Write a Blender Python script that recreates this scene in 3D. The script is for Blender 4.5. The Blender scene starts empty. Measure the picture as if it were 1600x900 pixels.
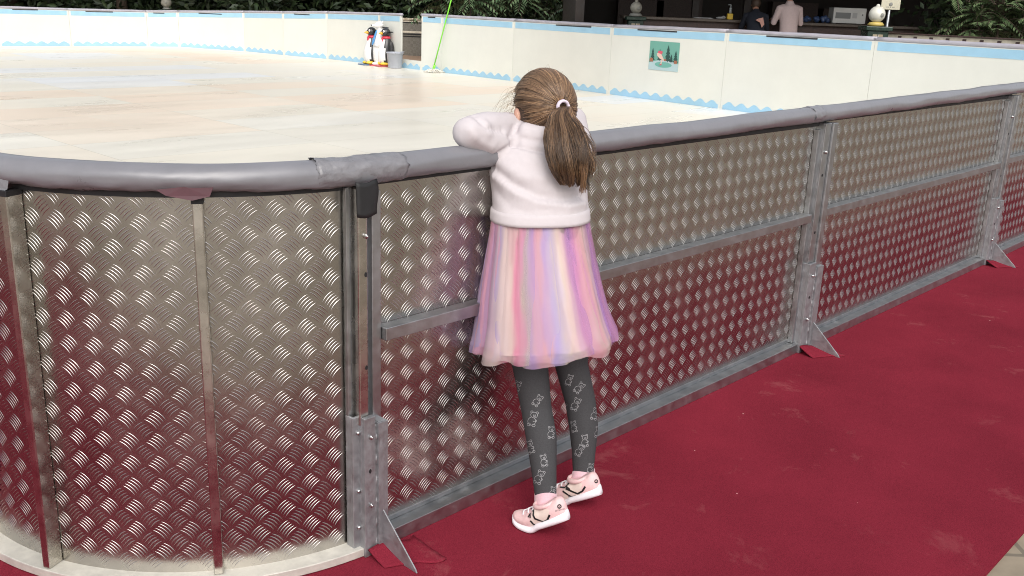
import bpy, math, random
import numpy as np
from mathutils import Vector, Matrix, noise
from mathutils.bvhtree import BVHTree
random.seed(7); RNG = np.random.default_rng(7)
S = bpy.context.scene; C = S.collection
R = math.radians
# ------------------------------------------------------------------ camera
EYE = 1.45; FPX = 1483.0; TH = R(16.6); RO = R(2.22)
r0 = Vector((1,0,0)); CF = Vector((0,math.cos(TH),-math.sin(TH))); u0 = Vector((0,math.sin(TH),math.cos(TH)))
CR = math.cos(RO)*r0+math.sin(RO)*u0; CU = -math.sin(RO)*r0+math.cos(RO)*u0
cam = bpy.data.cameras.new('camera'); co = bpy.data.objects.new('camera', cam); C.objects.link(co)
cam.sensor_width = 36; cam.lens = 36*FPX/1600; cam.clip_start = .05; cam.clip_end = 500
mw = Matrix((CR, CU, -CF)).transposed().to_4x4(); mw.translation = (0,0,EYE); co.matrix_world = mw
S.camera = co
# ------------------------------------------------------------------ sky, sun, exposure
SUN_EL, SUN_AZ = R(46), R(170)      # azimuth measured clockwise from +Y : behind the camera
w = bpy.data.worlds.new("World"); S.world = w; w.use_nodes = True
nt = w.node_tree; bg = nt.nodes['Background']
sky = nt.nodes.new('ShaderNodeTexSky'); sky.sky_type = 'NISHITA'; sky.sun_disc = False
sky.sun_elevation = SUN_EL; sky.sun_rotation = SUN_AZ; sky.dust_density = 4.0; sky.air_density = 1.0; sky.ozone_density = 1
hs = nt.nodes.new('ShaderNodeHueSaturation'); hs.inputs['Saturation'].default_value = .35
nt.links.new(sky.outputs[0], hs.inputs['Color']); nt.links.new(hs.outputs[0], bg.inputs[0]); bg.inputs[1].default_value = .15
sl = bpy.data.lights.new('sun','SUN'); sl.energy = .9; sl.angle = R(60); sl.color = (1,.96,.9)
so = bpy.data.objects.new('sun', sl); C.objects.link(so)
sd = Vector((math.sin(SUN_AZ)*math.cos(SUN_EL), math.cos(SUN_AZ)*math.cos(SUN_EL), math.sin(SUN_EL)))
so.rotation_euler = sd.to_track_quat('Z','Y').to_euler(); so.location = sd*30
S.view_settings.view_transform = 'Standard'; S.view_settings.look = 'None'; S.view_settings.gamma = 1
S.view_settings.exposure = 0.38
S.render.engine = 'CYCLES'; S.cycles.use_denoising = True; S.cycles.denoiser = 'OPENIMAGEDENOISE'; S.cycles.denoising_input_passes = 'RGB_ALBEDO_NORMAL'; S.cycles.denoising_prefilter = 'NONE'; S.cycles.filter_width = 1.0; S.cycles.use_adaptive_sampling = False; S.cycles.sample_clamp_indirect = 4

# ------------------------------------------------------------------ placing helpers
def ray(px, py): return CF + CR*((px-800)/FPX) - CU*((py-450)/FPX)
def atz(px, py, z):
    d = ray(px,py); return Vector((0,0,EYE)) + d*((z-EYE)/d.z)
def aty(px, py, Y):
    d = ray(px,py); return Vector((0,0,EYE)) + d*(Y/d.y)
P2 = atz(586,845,0); _e = atz(1548,402,0)-P2; D = _e.normalized(); N = Vector((D.y,-D.x,0))   # along the fence / out of the rink
FROT = math.atan2(D.y, D.x)
def F(s, n, z=0): return P2 + D*s + N*n + Vector((0,0,z))
def pxof(p):
    d = Vector(p)-Vector((0,0,EYE)); z = d.dot(CF); return 800+FPX*d.dot(CR)/z, 450-FPX*d.dot(CU)/z

# ------------------------------------------------------------------ materials
def mat(name, col, rough=.5, metal=0, noise_scale=None, namt=.15, bump=0, bscale=None, spec=.5, attr=None, sub=0, sheen=0, coat=0, aniso=0):
    m = bpy.data.materials.new(name); m.use_nodes = True; t = m.node_tree; b = t.nodes['Principled BSDF']; L = t.links.new
    b.inputs['Base Color'].default_value = (*col,1); b.inputs['Roughness'].default_value = rough; b.inputs['Metallic'].default_value = metal
    b.inputs['Specular IOR Level'].default_value = spec
    if sub: b.inputs['Subsurface Weight'].default_value = sub; b.inputs['Subsurface Radius'].default_value = (.02,.008,.005); b.inputs['Subsurface Scale'].default_value = .5
    if sheen: b.inputs['Sheen Weight'].default_value = sheen; b.inputs['Sheen Roughness'].default_value = .5
    if coat: b.inputs['Coat Weight'].default_value = coat; b.inputs['Coat Roughness'].default_value = .08
    if aniso: b.inputs['Anisotropic'].default_value = aniso
    tc = t.nodes.new('ShaderNodeTexCoord')
    src = None
    if attr:
        a = t.nodes.new('ShaderNodeAttribute'); a.attribute_name = attr; src = a.outputs['Color']; L(src, b.inputs['Base Color'])
    if noise_scale:
        n = t.nodes.new('ShaderNodeTexNoise'); n.inputs['Scale'].default_value = noise_scale; n.inputs['Detail'].default_value = 6; n.inputs['Roughness'].default_value = .65
        L(tc.outputs['Object'], n.inputs['Vector'])
        mr = t.nodes.new('ShaderNodeMapRange'); mr.inputs['From Min'].default_value = .3; mr.inputs['From Max'].default_value = .7
        mr.inputs['To Min'].default_value = 1-namt; mr.inputs['To Max'].default_value = 1+namt; L(n.outputs[0], mr.inputs[0])
        mx = t.nodes.new('ShaderNodeVectorMath'); mx.operation = 'SCALE'; L(mr.outputs[0], mx.inputs['Scale'])
        if src: L(src, mx.inputs[0])
        else: mx.inputs[0].default_value = col
        L(mx.outputs[0], b.inputs['Base Color'])
        r2 = t.nodes.new('ShaderNodeMapRange'); r2.inputs['From Min'].default_value = .3; r2.inputs['From Max'].default_value = .7
        r2.inputs['To Min'].default_value = max(.03,rough*.8); r2.inputs['To Max'].default_value = min(1,rough*1.25); L(n.outputs[0], r2.inputs[0]); L(r2.outputs[0], b.inputs['Roughness'])
    if bump:
        n = t.nodes.new('ShaderNodeTexNoise'); n.inputs['Scale'].default_value = bscale or 40; n.inputs['Detail'].default_value = 5
        L(tc.outputs['Object'], n.inputs['Vector'])
        bp = t.nodes.new('ShaderNodeBump'); bp.inputs['Strength'].default_value = 1; bp.inputs['Distance'].default_value = bump
        L(n.outputs[0], bp.inputs['Height']); L(bp.outputs[0], b.inputs['Normal'])
    return m
M = {}
M['tread'] = mat('tread_aluminium', (.45,.43,.40), .26, 1, 5, .12, .0012, 7)
M['bars'] = mat('polished_tread_bars', (.47,.455,.44), .20, 1, 30, .08)
M['galv'] = mat('galvanised_steel', (.43,.44,.45), .42, 1, 22, .12, .0004, 60)
M['galvrough'] = mat('hot_dip_zinc', (.37,.375,.39), .55, .85, 30, .14, .0008, 90)
M['alu'] = mat('aluminium_profile', (.55,.53,.49), .26, 1, 14, .22, .0003, 50)
M['trim'] = mat('pale_base_trim', (.62,.60,.54), .5, .35, 18, .15, .0006, 40)  # paler and less metallic than the bottom rail of the straight panels
M['black'] = mat('black_rubber', (.012,.012,.013), .6, 0, 30, .3)
M['bolt'] = mat('zinc_bolt', (.6,.6,.6), .3, 1)
M['vinyl'] = mat('grey_vinyl', (.20,.199,.216), .33, 0, 9, .08, .002, 14, spec=.6, coat=.15)
M['tape'] = mat('silver_grey_tape', (.21,.207,.222), .33, 0, 30, .15, .004, 40)
M['maroon'] = mat('maroon_tarp', (.09,.035,.045), .6, 0, 20, .2)
M['board'] = mat('cream_board', (.72,.725,.665), .38, 0, 1.6, .035, .0008, 3)
M['blue'] = mat('sky_blue_vinyl', (.34,.57,.73), .4, 0, 4, .06)
M['cap'] = mat('lavender_grey_cap', (.40,.385,.43), .42, 0, 5, .1, .003, 12)
M['bluecap'] = mat('dark_gap', (.03,.03,.035), .7)
M['skin'] = mat('skin', (.62,.36,.27), .5, 0, 30, .06, sub=.15)
M['skinb'] = mat('skin_tan', (.42,.22,.15), .5)
M['sweater'] = mat('white_fleece', (.56,.515,.53), .9, 0, 60, .03, .0002, 260, spec=.2)
M['tights'] = mat('heather_grey_knit', (.060,.060,.063), .9, 0, 260, .15, .0002, 500, spec=.1)
M['print'] = mat('white_print', (.30,.30,.31), .7)
M['sock'] = mat('pink_sock', (.72,.45,.50), .9, 0, 200, .08, .0006, 500, sheen=.3)
M['shoe'] = mat('pale_pink_mesh', (.74,.50,.50), .6, 0, 90, .06, .0006, 500)
M['shoecream'] = mat('cream_overlay', (.70,.58,.52), .55, 0, 60, .05)
M['shoegrey'] = mat('grey_shank', (.13,.12,.125), .5, 0, 60, .1)
M['sole'] = mat('white_sole', (.80,.76,.80), .5, 0, 30, .04, .0004, 200)
M['ink'] = mat('black_print', (.01,.01,.011), .5)
M['hair'] = mat('brown_hair', (.12,.07,.04), .36, 0, attr='Col', spec=.6, aniso=.5)
M['hairbase'] = mat('dark_scalp_hair', (.055,.032,.02), .6, 0, 90, .3, .002, 60)
M['band'] = mat('lilac_hair_tie', (.66,.58,.68), .8, 0, 200, .1, .0006, 300)

def floor_mat():
    m = bpy.data.materials.new('synthetic_rink_panels'); m.use_nodes = True; t = m.node_tree; b = t.nodes['Principled BSDF']; L = t.links.new
    tc = t.nodes.new('ShaderNodeTexCoord')
    def brick(wd, ht, off):
        k = t.nodes.new('ShaderNodeTexBrick'); k.offset = off; k.inputs['Color1'].default_value = (0,0,0,1); k.inputs['Color2'].default_value = (1,1,1,1)
        k.inputs['Mortar'].default_value = (.5,.5,.5,1); k.inputs['Scale'].default_value = 1; k.inputs['Mortar Size'].default_value = .004
        k.inputs['Mortar Smooth'].default_value = 0; k.inputs['Brick Width'].default_value = wd; k.inputs['Row Height'].default_value = ht
        L(tc.outputs['Object'], k.inputs['Vector']); return k
    k = brick(2.0,1.0,.0)
    n1 = t.nodes.new('ShaderNodeTexNoise'); n1.inputs['Scale'].default_value = .13; n1.inputs['Detail'].default_value = 2; L(tc.outputs['Object'], n1.inputs['Vector'])
    big = brick(6.0,4.0,.5)
    add = t.nodes.new('ShaderNodeMath'); add.operation = 'MULTIPLY_ADD'; add.inputs[1].default_value = .30; L(k.outputs[0], add.inputs[0])
    ad2 = t.nodes.new('ShaderNodeMath'); ad2.operation = 'MULTIPLY_ADD'; ad2.inputs[1].default_value = .34; L(big.outputs[0], ad2.inputs[0])
    m3 = t.nodes.new('ShaderNodeMath'); m3.operation = 'MULTIPLY'; m3.inputs[1].default_value = .62; L(n1.outputs[0], m3.inputs[0]); L(m3.outputs[0], ad2.inputs[2]); L(ad2.outputs[0], add.inputs[2])
    cr = t.nodes.new('ShaderNodeValToRGB'); L(add.outputs[0], cr.inputs[0]); e = cr.color_ramp.elements
    e[0].position = .22; e[0].color = (.76,.79,.81,1); e[1].position = .95; e[1].color = (.84,.68,.53,1)
    for p,c in ((.38,(.79,.80,.79)),(.44,(.82,.79,.70)),(.60,(.83,.785,.67)),(.70,(.85,.74,.61))):
        x = e.new(p); x.color = (*c,1)
    # wear and smears with shapes of their own
    n2 = t.nodes.new('ShaderNodeTexNoise'); n2.inputs['Scale'].default_value = 1.3; n2.inputs['Detail'].default_value = 8; n2.inputs['Roughness'].default_value = .6; n2.inputs['Distortion'].default_value = .6
    mp = t.nodes.new('ShaderNodeMapping'); mp.inputs['Scale'].default_value = (.35,1.2,1); L(tc.outputs['Object'], mp.inputs[0]); L(mp.outputs[0], n2.inputs['Vector'])
    r = t.nodes.new('ShaderNodeMapRange'); r.inputs['From Min'].default_value = .3; r.inputs['From Max'].default_value = .7; r.inputs['To Min'].default_value = .975; r.inputs['To Max'].default_value = 1.02; L(n2.outputs[0], r.inputs[0])
    sc = t.nodes.new('ShaderNodeVectorMath'); sc.operation = 'SCALE'; L(cr.outputs[0], sc.inputs[0]); L(r.outputs[0], sc.inputs['Scale'])
    jf = t.nodes.new('ShaderNodeMix'); jf.data_type = 'RGBA'; L(k.outputs['Fac'], jf.inputs[0]); L(sc.outputs[0], jf.inputs[6]); jf.inputs[7].default_value = (.60,.55,.46,1)
    L(jf.outputs[2], b.inputs['Base Color'])
    rr = t.nodes.new('ShaderNodeMapRange'); rr.inputs['From Min'].default_value = .35; rr.inputs['From Max'].default_value = .65; rr.inputs['To Min'].default_value = .26; rr.inputs['To Max'].default_value = .40; L(n2.outputs[0], rr.inputs[0]); L(rr.outputs[0], b.inputs['Roughness'])
    b.inputs['Specular IOR Level'].default_value = .35
    return m
M['floor'] = floor_mat()
def carpet_mat():
    m = bpy.data.materials.new('red_event_carpet'); m.use_nodes = True; t = m.node_tree; b = t.nodes['Principled BSDF']; L = t.links.new
    tc = t.nodes.new('ShaderNodeTexCoord')
    def nz(s, d, rg=.5, dist=0):
        n = t.nodes.new('ShaderNodeTexNoise'); n.inputs['Scale'].default_value = s; n.inputs['Detail'].default_value = d; n.inputs['Roughness'].default_value = rg; n.inputs['Distortion'].default_value = dist
        L(tc.outputs['Object'], n.inputs['Vector']); return n
    fine = nz(420,3,.7); big = nz(2.2,4); st = nz(3.3,7,.75,.4); st2 = nz(.9,2)
    cr = t.nodes.new('ShaderNodeValToRGB'); L(fine.outputs[0], cr.inputs[0]); e = cr.color_ramp.elements
    e[0].position = .3; e[0].color = (.120,.011,.021,1); e[1].position = .7; e[1].color = (.255,.025,.044,1)
    r = t.nodes.new('ShaderNodeMapRange'); r.inputs['From Min'].default_value = .3; r.inputs['From Max'].default_value = .7; r.inputs['To Min'].default_value = .86; r.inputs['To Max'].default_value = 1.12; L(big.outputs[0], r.inputs[0])
    sc = t.nodes.new('ShaderNodeVectorMath'); sc.operation = 'SCALE'; L(cr.outputs[0], sc.inputs[0]); L(r.outputs[0], sc.inputs['Scale'])
    # pale dusty stains
    s1 = t.nodes.new('ShaderNodeMapRange'); s1.inputs['From Min'].default_value = .59; s1.inputs['From Max'].default_value = .78; L(st.outputs[0], s1.inputs[0])
    s2 = t.nodes.new('ShaderNodeMapRange'); s2.inputs['From Min'].default_value = .42; s2.inputs['From Max'].default_value = .62; L(st2.outputs[0], s2.inputs[0])
    s3 = t.nodes.new('ShaderNodeMath'); s3.operation = 'MULTIPLY'; L(s1.outputs[0], s3.inputs[0]); L(s2.outputs[0], s3.inputs[1])
    mx = t.nodes.new('ShaderNodeMix'); mx.data_type = 'RGBA'; L(s3.outputs[0], mx.inputs[0]); L(sc.outputs[0], mx.inputs[6]); mx.inputs[7].default_value = (.33,.10,.105,1)
    # lint specks
    v = t.nodes.new('ShaderNodeTexVoronoi'); v.inputs['Scale'].default_value = 7; L(tc.outputs['Object'], v.inputs['Vector'])
    vs = t.nodes.new('ShaderNodeMath'); vs.operation = 'LESS_THAN'; vs.inputs[1].default_value = .022; L(v.outputs['Distance'], vs.inputs[0])
    mx2 = t.nodes.new('ShaderNodeMix'); mx2.data_type = 'RGBA'; L(vs.outputs[0], mx2.inputs[0]); L(mx.outputs[2], mx2.inputs[6]); mx2.inputs[7].default_value = (.6,.4,.38,1)
    L(mx2.outputs[2], b.inputs['Base Color']); b.inputs['Roughness'].default_value = 1; b.inputs['Specular IOR Level'].default_value = .05
    bp = t.nodes.new('ShaderNodeBump'); bp.inputs['Distance'].default_value = .0015; L(fine.outputs[0], bp.inputs['Height']); L(bp.outputs[0], b.inputs['Normal'])
    
    return m
M['carpet'] = carpet_mat()
def brickmat(name, c1, c2, mortar, wd, ht, msz=.01, rough=.7, off=.5, scale=1):
    m = bpy.data.materials.new(name); m.use_nodes = True; t = m.node_tree; b = t.nodes['Principled BSDF']; L = t.links.new
    tc = t.nodes.new('ShaderNodeTexCoord'); k = t.nodes.new('ShaderNodeTexBrick'); k.offset = off
    k.inputs['Color1'].default_value = (*c1,1); k.inputs['Color2'].default_value = (*c2,1); k.inputs['Mortar'].default_value = (*mortar,1)
    k.inputs['Scale'].default_value = scale; k.inputs['Mortar Size'].default_value = msz; k.inputs['Brick Width'].default_value = wd; k.inputs['Row Height'].default_value = ht
    L(tc.outputs['Object'], k.inputs['Vector'])
    n = t.nodes.new('ShaderNodeTexNoise'); n.inputs['Scale'].default_value = 9; n.inputs['Detail'].default_value = 8; L(tc.outputs['Object'], n.inputs['Vector'])
    r = t.nodes.new('ShaderNodeMapRange'); r.inputs['From Min'].default_value = .3; r.inputs['From Max'].default_value = .7; r.inputs['To Min'].default_value = .75; r.inputs['To Max'].default_value = 1.2; L(n.outputs[0], r.inputs[0])
    sc = t.nodes.new('ShaderNodeVectorMath'); sc.operation = 'SCALE'; L(k.outputs[0], sc.inputs[0]); L(r.outputs[0], sc.inputs['Scale'])
    L(sc.outputs[0], b.inputs['Base Color']); b.inputs['Roughness'].default_value = rough
    return m
M['paving'] = brickmat('travertine_paving', (.255,.21,.15), (.29,.24,.175), (.16,.135,.10), .6, .4, .008)
M['darkstone'] = mat('dark_granite', (.06,.035,.03), .5, 0, 30, .5)
M['counter'] = mat('dark_brown_stone', (.05,.025,.02), .45, 0, 25, .5, .002, 30)
M['countertop'] = mat('worn_counter_top', (.09,.07,.055), .35, 0, 20, .3)
M['wood'] = mat('dark_stained_timber', (.022,.015,.012), .6, 0, 12, .4)
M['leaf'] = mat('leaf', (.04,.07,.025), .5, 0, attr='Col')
M['bark'] = mat('bark', (.07,.05,.035), .85, 0, 14, .4, .01, 25)

# ------------------------------------------------------------------ mesh helpers
class MB:
    def __init__(s): s.v = []; s.f = []; s.m = []; s.n = 0; s.sm = []
    def add(s, V, Fc, mi=0, smooth=False, X=None):
        V = [Vector(v) for v in V]
        if X is not None: V = [X @ v for v in V]
        s.v += V
        for f in Fc: s.f.append([i+s.n for i in f]); s.m.append(mi); s.sm.append(smooth)
        s.n += len(V); return s
    def box(s, x0, x1, y0, y1, z0, z1, mi=0, X=None):
        V = [(x,y,z) for x in (x0,x1) for y in (y0,y1) for z in (z0,z1)]
        return s.add(V, [(0,1,3,2),(4,6,7,5),(0,4,5,1),(2,3,7,6),(0,2,6,4),(1,5,7,3)], mi, False, X)
    def loft(s, rings, mi=0, cap=True, smooth=True, X=None, closed=False):
        n = len(rings[0]); V = [p for r_ in rings for p in r_]; Fc = []
        k = len(rings)
        for i in range(k-(0 if closed else 1)):
            a = i*n; b = ((i+1)%k)*n
            for j in range(n): Fc.append((a+j, a+(j+1)%n, b+(j+1)%n, b+j))
        if cap and not closed: Fc.append(tuple(range(n))[::-1]); Fc.append(tuple(range((k-1)*n, k*n)))
        return s.add(V, Fc, mi, smooth, X)
    def tube(s, path, rad, n=10, mi=0, cap=True, X=None, flat=1.0, smooth=True):
        P = [Vector(p) for p in path]; rings = []
        if not hasattr(rad, '__len__'): rad = [rad]*len(P)
        t0 = (P[1]-P[0]).normalized(); up = Vector((0,0,1)) if abs(t0.z) < .9 else Vector((0,1,0))
        u = (up - t0*up.dot(t0)).normalized()
        for i, p in enumerate(P):
            t = (P[min(i+1,len(P)-1)]-P[max(i-1,0)]).normalized()
            u = (u - t*u.dot(t)).normalized(); v = t.cross(u)
            rings.append([p + (u*math.cos(a)*flat + v*math.sin(a))*rad[i] for a in [2*math.pi*j/n for j in range(n)]])
        return s.loft(rings, mi, cap, smooth, X)
    def ball(s, c, r, n=16, m=10, mi=0, X=None):
        if not hasattr(r,'__len__'): r = (r,r,r)
        rings = []
        for i in range(m+1):
            ph = -math.pi/2 + math.pi*(i if 0<i<m else (i+.02 if i==0 else i-.02))/m
            rings.append([(c[0]+r[0]*math.cos(ph)*math.cos(a), c[1]+r[1]*math.cos(ph)*math.sin(a), c[2]+r[2]*math.sin(ph)) for a in [2*math.pi*j/n for j in range(n)]])
        return s.loft(rings, mi, True, True, X)
    def prism(s, poly, y0, y1, mi=0, X=None):     # poly in x,z ; extruded in y
        n = len(poly); V = [(p[0],y0,p[1]) for p in poly]+[(p[0],y1,p[1]) for p in poly]
        Fc = [tuple(range(n)), tuple(range(2*n-1,n-1,-1))]+[(i,i+n,(i+1)%n+n,(i+1)%n) for i in range(n)]
        return s.add(V, Fc, mi, False, X)
    def mesh(s, name):
        me = bpy.data.meshes.new(name); me.from_pydata([tuple(v) for v in s.v], [], s.f)
        me.polygons.foreach_set('material_index', s.m); me.polygons.foreach_set('use_smooth', s.sm); me.update(); return me
    def build(s, name, mats, parent=None, loc=None, rotz=0, bev=0, sub=0, solid=0):
        return link(name, s.mesh(name), mats, parent, loc, rotz, bev, sub, solid)
def link(name, me, mats, parent=None, loc=None, rotz=0, bev=0, sub=0, solid=0):
    if not isinstance(mats,(list,tuple)): mats = [mats]
    for m in mats: me.materials.append(M[m] if isinstance(m,str) else m)
    o = bpy.data.objects.new(name, me); C.objects.link(o)
    if parent: o.parent = parent
    if loc is not None: o.location = loc
    o.rotation_euler.z = rotz
    if solid: q = o.modifiers.new('s','SOLIDIFY'); q.thickness = solid; q.offset = 0
    if bev: q = o.modifiers.new('b','BEVEL'); q.width = bev; q.segments = 2; q.limit_method = 'ANGLE'; q.angle_limit = R(40)
    if sub: q = o.modifiers.new('d','SUBSURF'); q.levels = sub; q.render_levels = sub
    return o
def tag(o, label=None, cat=None, group=None, kind=None):
    if label: o['label'] = label
    if cat: o['category'] = cat
    if group: o['group'] = group
    if kind: o['kind'] = kind
    return o
def thing(name, label, cat, loc=(0,0,0), rotz=0, group=None):
    o = bpy.data.objects.new(name, None); C.objects.link(o); o.location = loc; o.rotation_euler.z = rotz; o.empty_display_size = .1
    return tag(o, label, cat, group)
def struct(o): return tag(o, kind='structure')
def copy_tree(o, parent=None):
    c = o.copy(); C.objects.link(c)
    if parent: c.parent = parent
    for ch in list(o.children): copy_tree(ch, c)
    return c
def fuse(mbs, voxel=.006, smooth=6, fac=.6):
    b = MB()
    for q in (mbs if isinstance(mbs,list) else [mbs]): b.add(q.v, q.f)
    me = b.mesh('tmp'); o = bpy.data.objects.new('tmp', me); C.objects.link(o)
    m = o.modifiers.new('r','REMESH'); m.mode = 'VOXEL'; m.voxel_size = voxel; m.use_smooth_shade = True
    m = o.modifiers.new('s','SMOOTH'); m.factor = fac; m.iterations = smooth
    dg = bpy.context.evaluated_depsgraph_get(); dg.update()
    r_ = bpy.data.meshes.new_from_object(o.evaluated_get(dg)); bpy.data.objects.remove(o)
    for p in r_.polygons: p.use_smooth = True
    return r_
def smoothstep(a,b,x):
    t = min(1,max(0,(x-a)/(b-a))); return t*t*(3-2*t)
def setcol(me, cols):
    a = me.color_attributes.new('Col','FLOAT_COLOR','POINT'); a.data.foreach_set('color', np.asarray(cols,dtype=np.float32).ravel())
def npmesh(name, V, Q, cols=None, smooth=True):
    me = bpy.data.meshes.new(name); V = np.asarray(V,dtype=np.float32); Q = np.asarray(Q,dtype=np.int32)
    me.vertices.add(len(V)); me.vertices.foreach_set('co', V.ravel()); k = Q.shape[1]
    me.loops.add(Q.size); me.loops.foreach_set('vertex_index', Q.ravel())
    me.polygons.add(len(Q)); me.polygons.foreach_set('loop_start', np.arange(len(Q),dtype=np.int32)*k)
    me.polygons.foreach_set('use_smooth', np.full(len(Q), smooth)); me.update(calc_edges=True)
    if cols is not None: setcol(me, cols)
    return me

# ------------------------------------------------------------------ ground, rink floor, carpet
b = MB(); b.add([(-150,-60,-.004),(150,-60,-.004),(150,260,-.004),(-150,260,-.004)], [(0,1,2,3)])
struct(b.build('ground', 'paving'))
def frame_obj(mb, name, mats, **k):   # mesh given in (s, n) fence coordinates
    return mb.build(name, mats, loc=P2, rotz=FROT, **k)
# carpet: local x = s, y = -n
b = MB(); nx, ny = 150, 60; xs = np.linspace(-4,13,nx); ys = np.linspace(-1.262,4,ny)
cp_ = [(13.5,-1.262),(1.0,-1.262),(-.2,-1.16),(-1.4,-.90),(-2.6,-.25),(-4,.4),(-4,4),(13.5,4)]
nc = len(cp_); b.add([(x,y,-.003) for x,y in cp_]+[(x,y,.004) for x,y in cp_],[tuple(range(nc))[::-1],tuple(range(nc,2*nc))]+[(i,(i+1)%nc,(i+1)%nc+nc,i+nc) for i in range(nc)])
carpet = struct(frame_obj(b,'carpet','carpet'))
# rink floor slab with rounded near corner
RC = .75
poly = [(-RC+.03, 26.0)]
ctr = (0,RC)
for i in range(0,13):
    a = math.pi + math.pi/2*i/12; poly.append((ctr[0]+(RC-.03)*math.cos(a), ctr[1]+(RC-.03)*math.sin(a)))
poly += [(12.1,.03),(12.4,26)]
b = MB(); n = len(poly)
b.add([(p[0],p[1],.006) for p in poly]+[(p[0],p[1],.08) for p in poly], [tuple(range(n))[::-1], tuple(range(n,2*n))]+[(i,(i+1)%n,(i+1)%n+n,i+n) for i in range(n)])
struct(frame_obj(b,'rink_floor','floor'))

# ------------------------------------------------------------------ tread plate with real raised bars
def tread(x0, x1, z0, z1, fn, nx=2, base=True, cut=None):
    """quintet-pattern sheet: fn maps (x, out, z) arrays to local coordinates"""
    px, pz = .067, .0612
    ts = np.linspace(-1,1,7); prof = np.array([(-1,0),(-.6,.72),(0,1),(.6,.72),(1,0)])
    L, Wd, Ht, gap = .0195, .0014, .0008, .0083
    bar = []
    for t in ts:
        wv = max(.12, 1-t*t)**.6 if abs(t) < 1 else .05
        for (o, hh) in prof: bar.append((t*L, o*Wd*wv+.0030*(1-t*t)-.0015, hh*Ht*wv))
    bar = np.array(bar)
    q = np.array([(i*5+j,(i+1)*5+j,(i+1)*5+j+1,i*5+j+1) for i in range(6) for j in range(4)])
    cs = []
    for i in range(int((x1-x0)/px)+2):
        for j in range(int((z1-z0)/pz)+2):
            cs.append((x0+i*px, z0+j*pz, 1)); cs.append((x0+(i+.5)*px, z0+(j+.5)*pz, -1))
    allV = []; allQ = []; n0 = 0
    for (cx,cz,sg) in cs:
        a = math.atan2(pz,px)*sg
        ca, sa = math.cos(a), math.sin(a)
        for k in range(-2,3):
            ox, oz = -sa*gap*k, ca*gap*k
            X = cx+ox+bar[:,0]*ca-bar[:,1]*sa; Z = cz+oz+bar[:,0]*sa+bar[:,1]*ca
            if X.min() < x0+.004 or X.max() > x1-.004 or Z.min() < z0+.004 or Z.max() > z1-.004: continue
            allV.append(np.stack([X, bar[:,2], Z],1)); allQ.append(q+n0); n0 += len(bar)
    xs = np.linspace(x0,x1,nx); sheet = np.array([(x,0,z) for x in xs for z in (z0,z1)])
    sq = np.array([(2*i,2*i+2,2*i+3,2*i+1) for i in range(nx-1)])
    back = sheet.copy(); back[:,1] = -.002
    V = np.concatenate(allV+[sheet,back]); Q = np.concatenate(allQ+[sq+n0, sq[:,::-1]+n0+len(sheet)])
    me = npmesh('tread_plate', fn(V[:,0],V[:,1],V[:,2]), Q, smooth=True); me.materials.append(M['tread'])
    mi = np.ones(len(Q),dtype=np.int32); mi[-2*len(sq):] = 0; me.polygons.foreach_set('material_index', mi); return me
def flatfn(x,o,z): return np.stack([x,-o,z],1)

def zo_(s_): return -.008+.0028*s_+.0008*s_*s_
# ------------------------------------------------------------------ straight barrier panels
PANL, POSTS = 2.40, [0, 2.40, 4.80, 7.20, 9.60]
X0, X1 = .030, PANL-.045
flat_plate = tread(X0, X1, .05, 1.02, flatfn)
def straight_panel(i):
    lab = ['silver tread-plate barrier panel that the girl leans on','silver tread-plate barrier panel right of the girl between the two right posts','tread-plate barrier panel running out of the right edge','tread-plate barrier panel far right beyond the frame','tread-plate barrier panel farthest right'][i]
    t = thing('rink_barrier', lab, 'barrier panel', F(PANL*i,0), FROT, 'tread-plate barrier panels around the rink')
    return t
first_panel = t = straight_panel(0)
o = link('tread_plate', flat_plate, 'bars', t)
b = MB(); b.box(X0-.002,X1+.002,-.046,.0,.004,.046); b.box(X0,X1,-.004,.002,.046,.062); b.build('bottom_rail','galv',t,bev=.002)
b = MB(); b.box(X0+.03,X1-.03,-.042,-.0005,.605,.640); b.build('mid_rail','galv',t,bev=.002)
for x in (X0, X1-.028):
    b = MB(); b.box(x,x+.028,-.024,-.0004,.048,1.0); b.build('side_frame','galv',t,bev=.002)
b = MB(); b.box(X0-.03,X1+.04,-.010,.03,1.012,1.030); b.build('top_channel','black',t,bev=.003)
b = MB(); b.box(X0-.05,X1+.05,.022,.034,.03,1.028); b.build('inner_board','board',t)
panels = [t]
for i in range(1,5):
    c = copy_tree(t); c.location = F(PANL*i,0); src = straight_panel(i); c['label'] = src['label']; bpy.data.objects.remove(src); panels.append(c)
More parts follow.
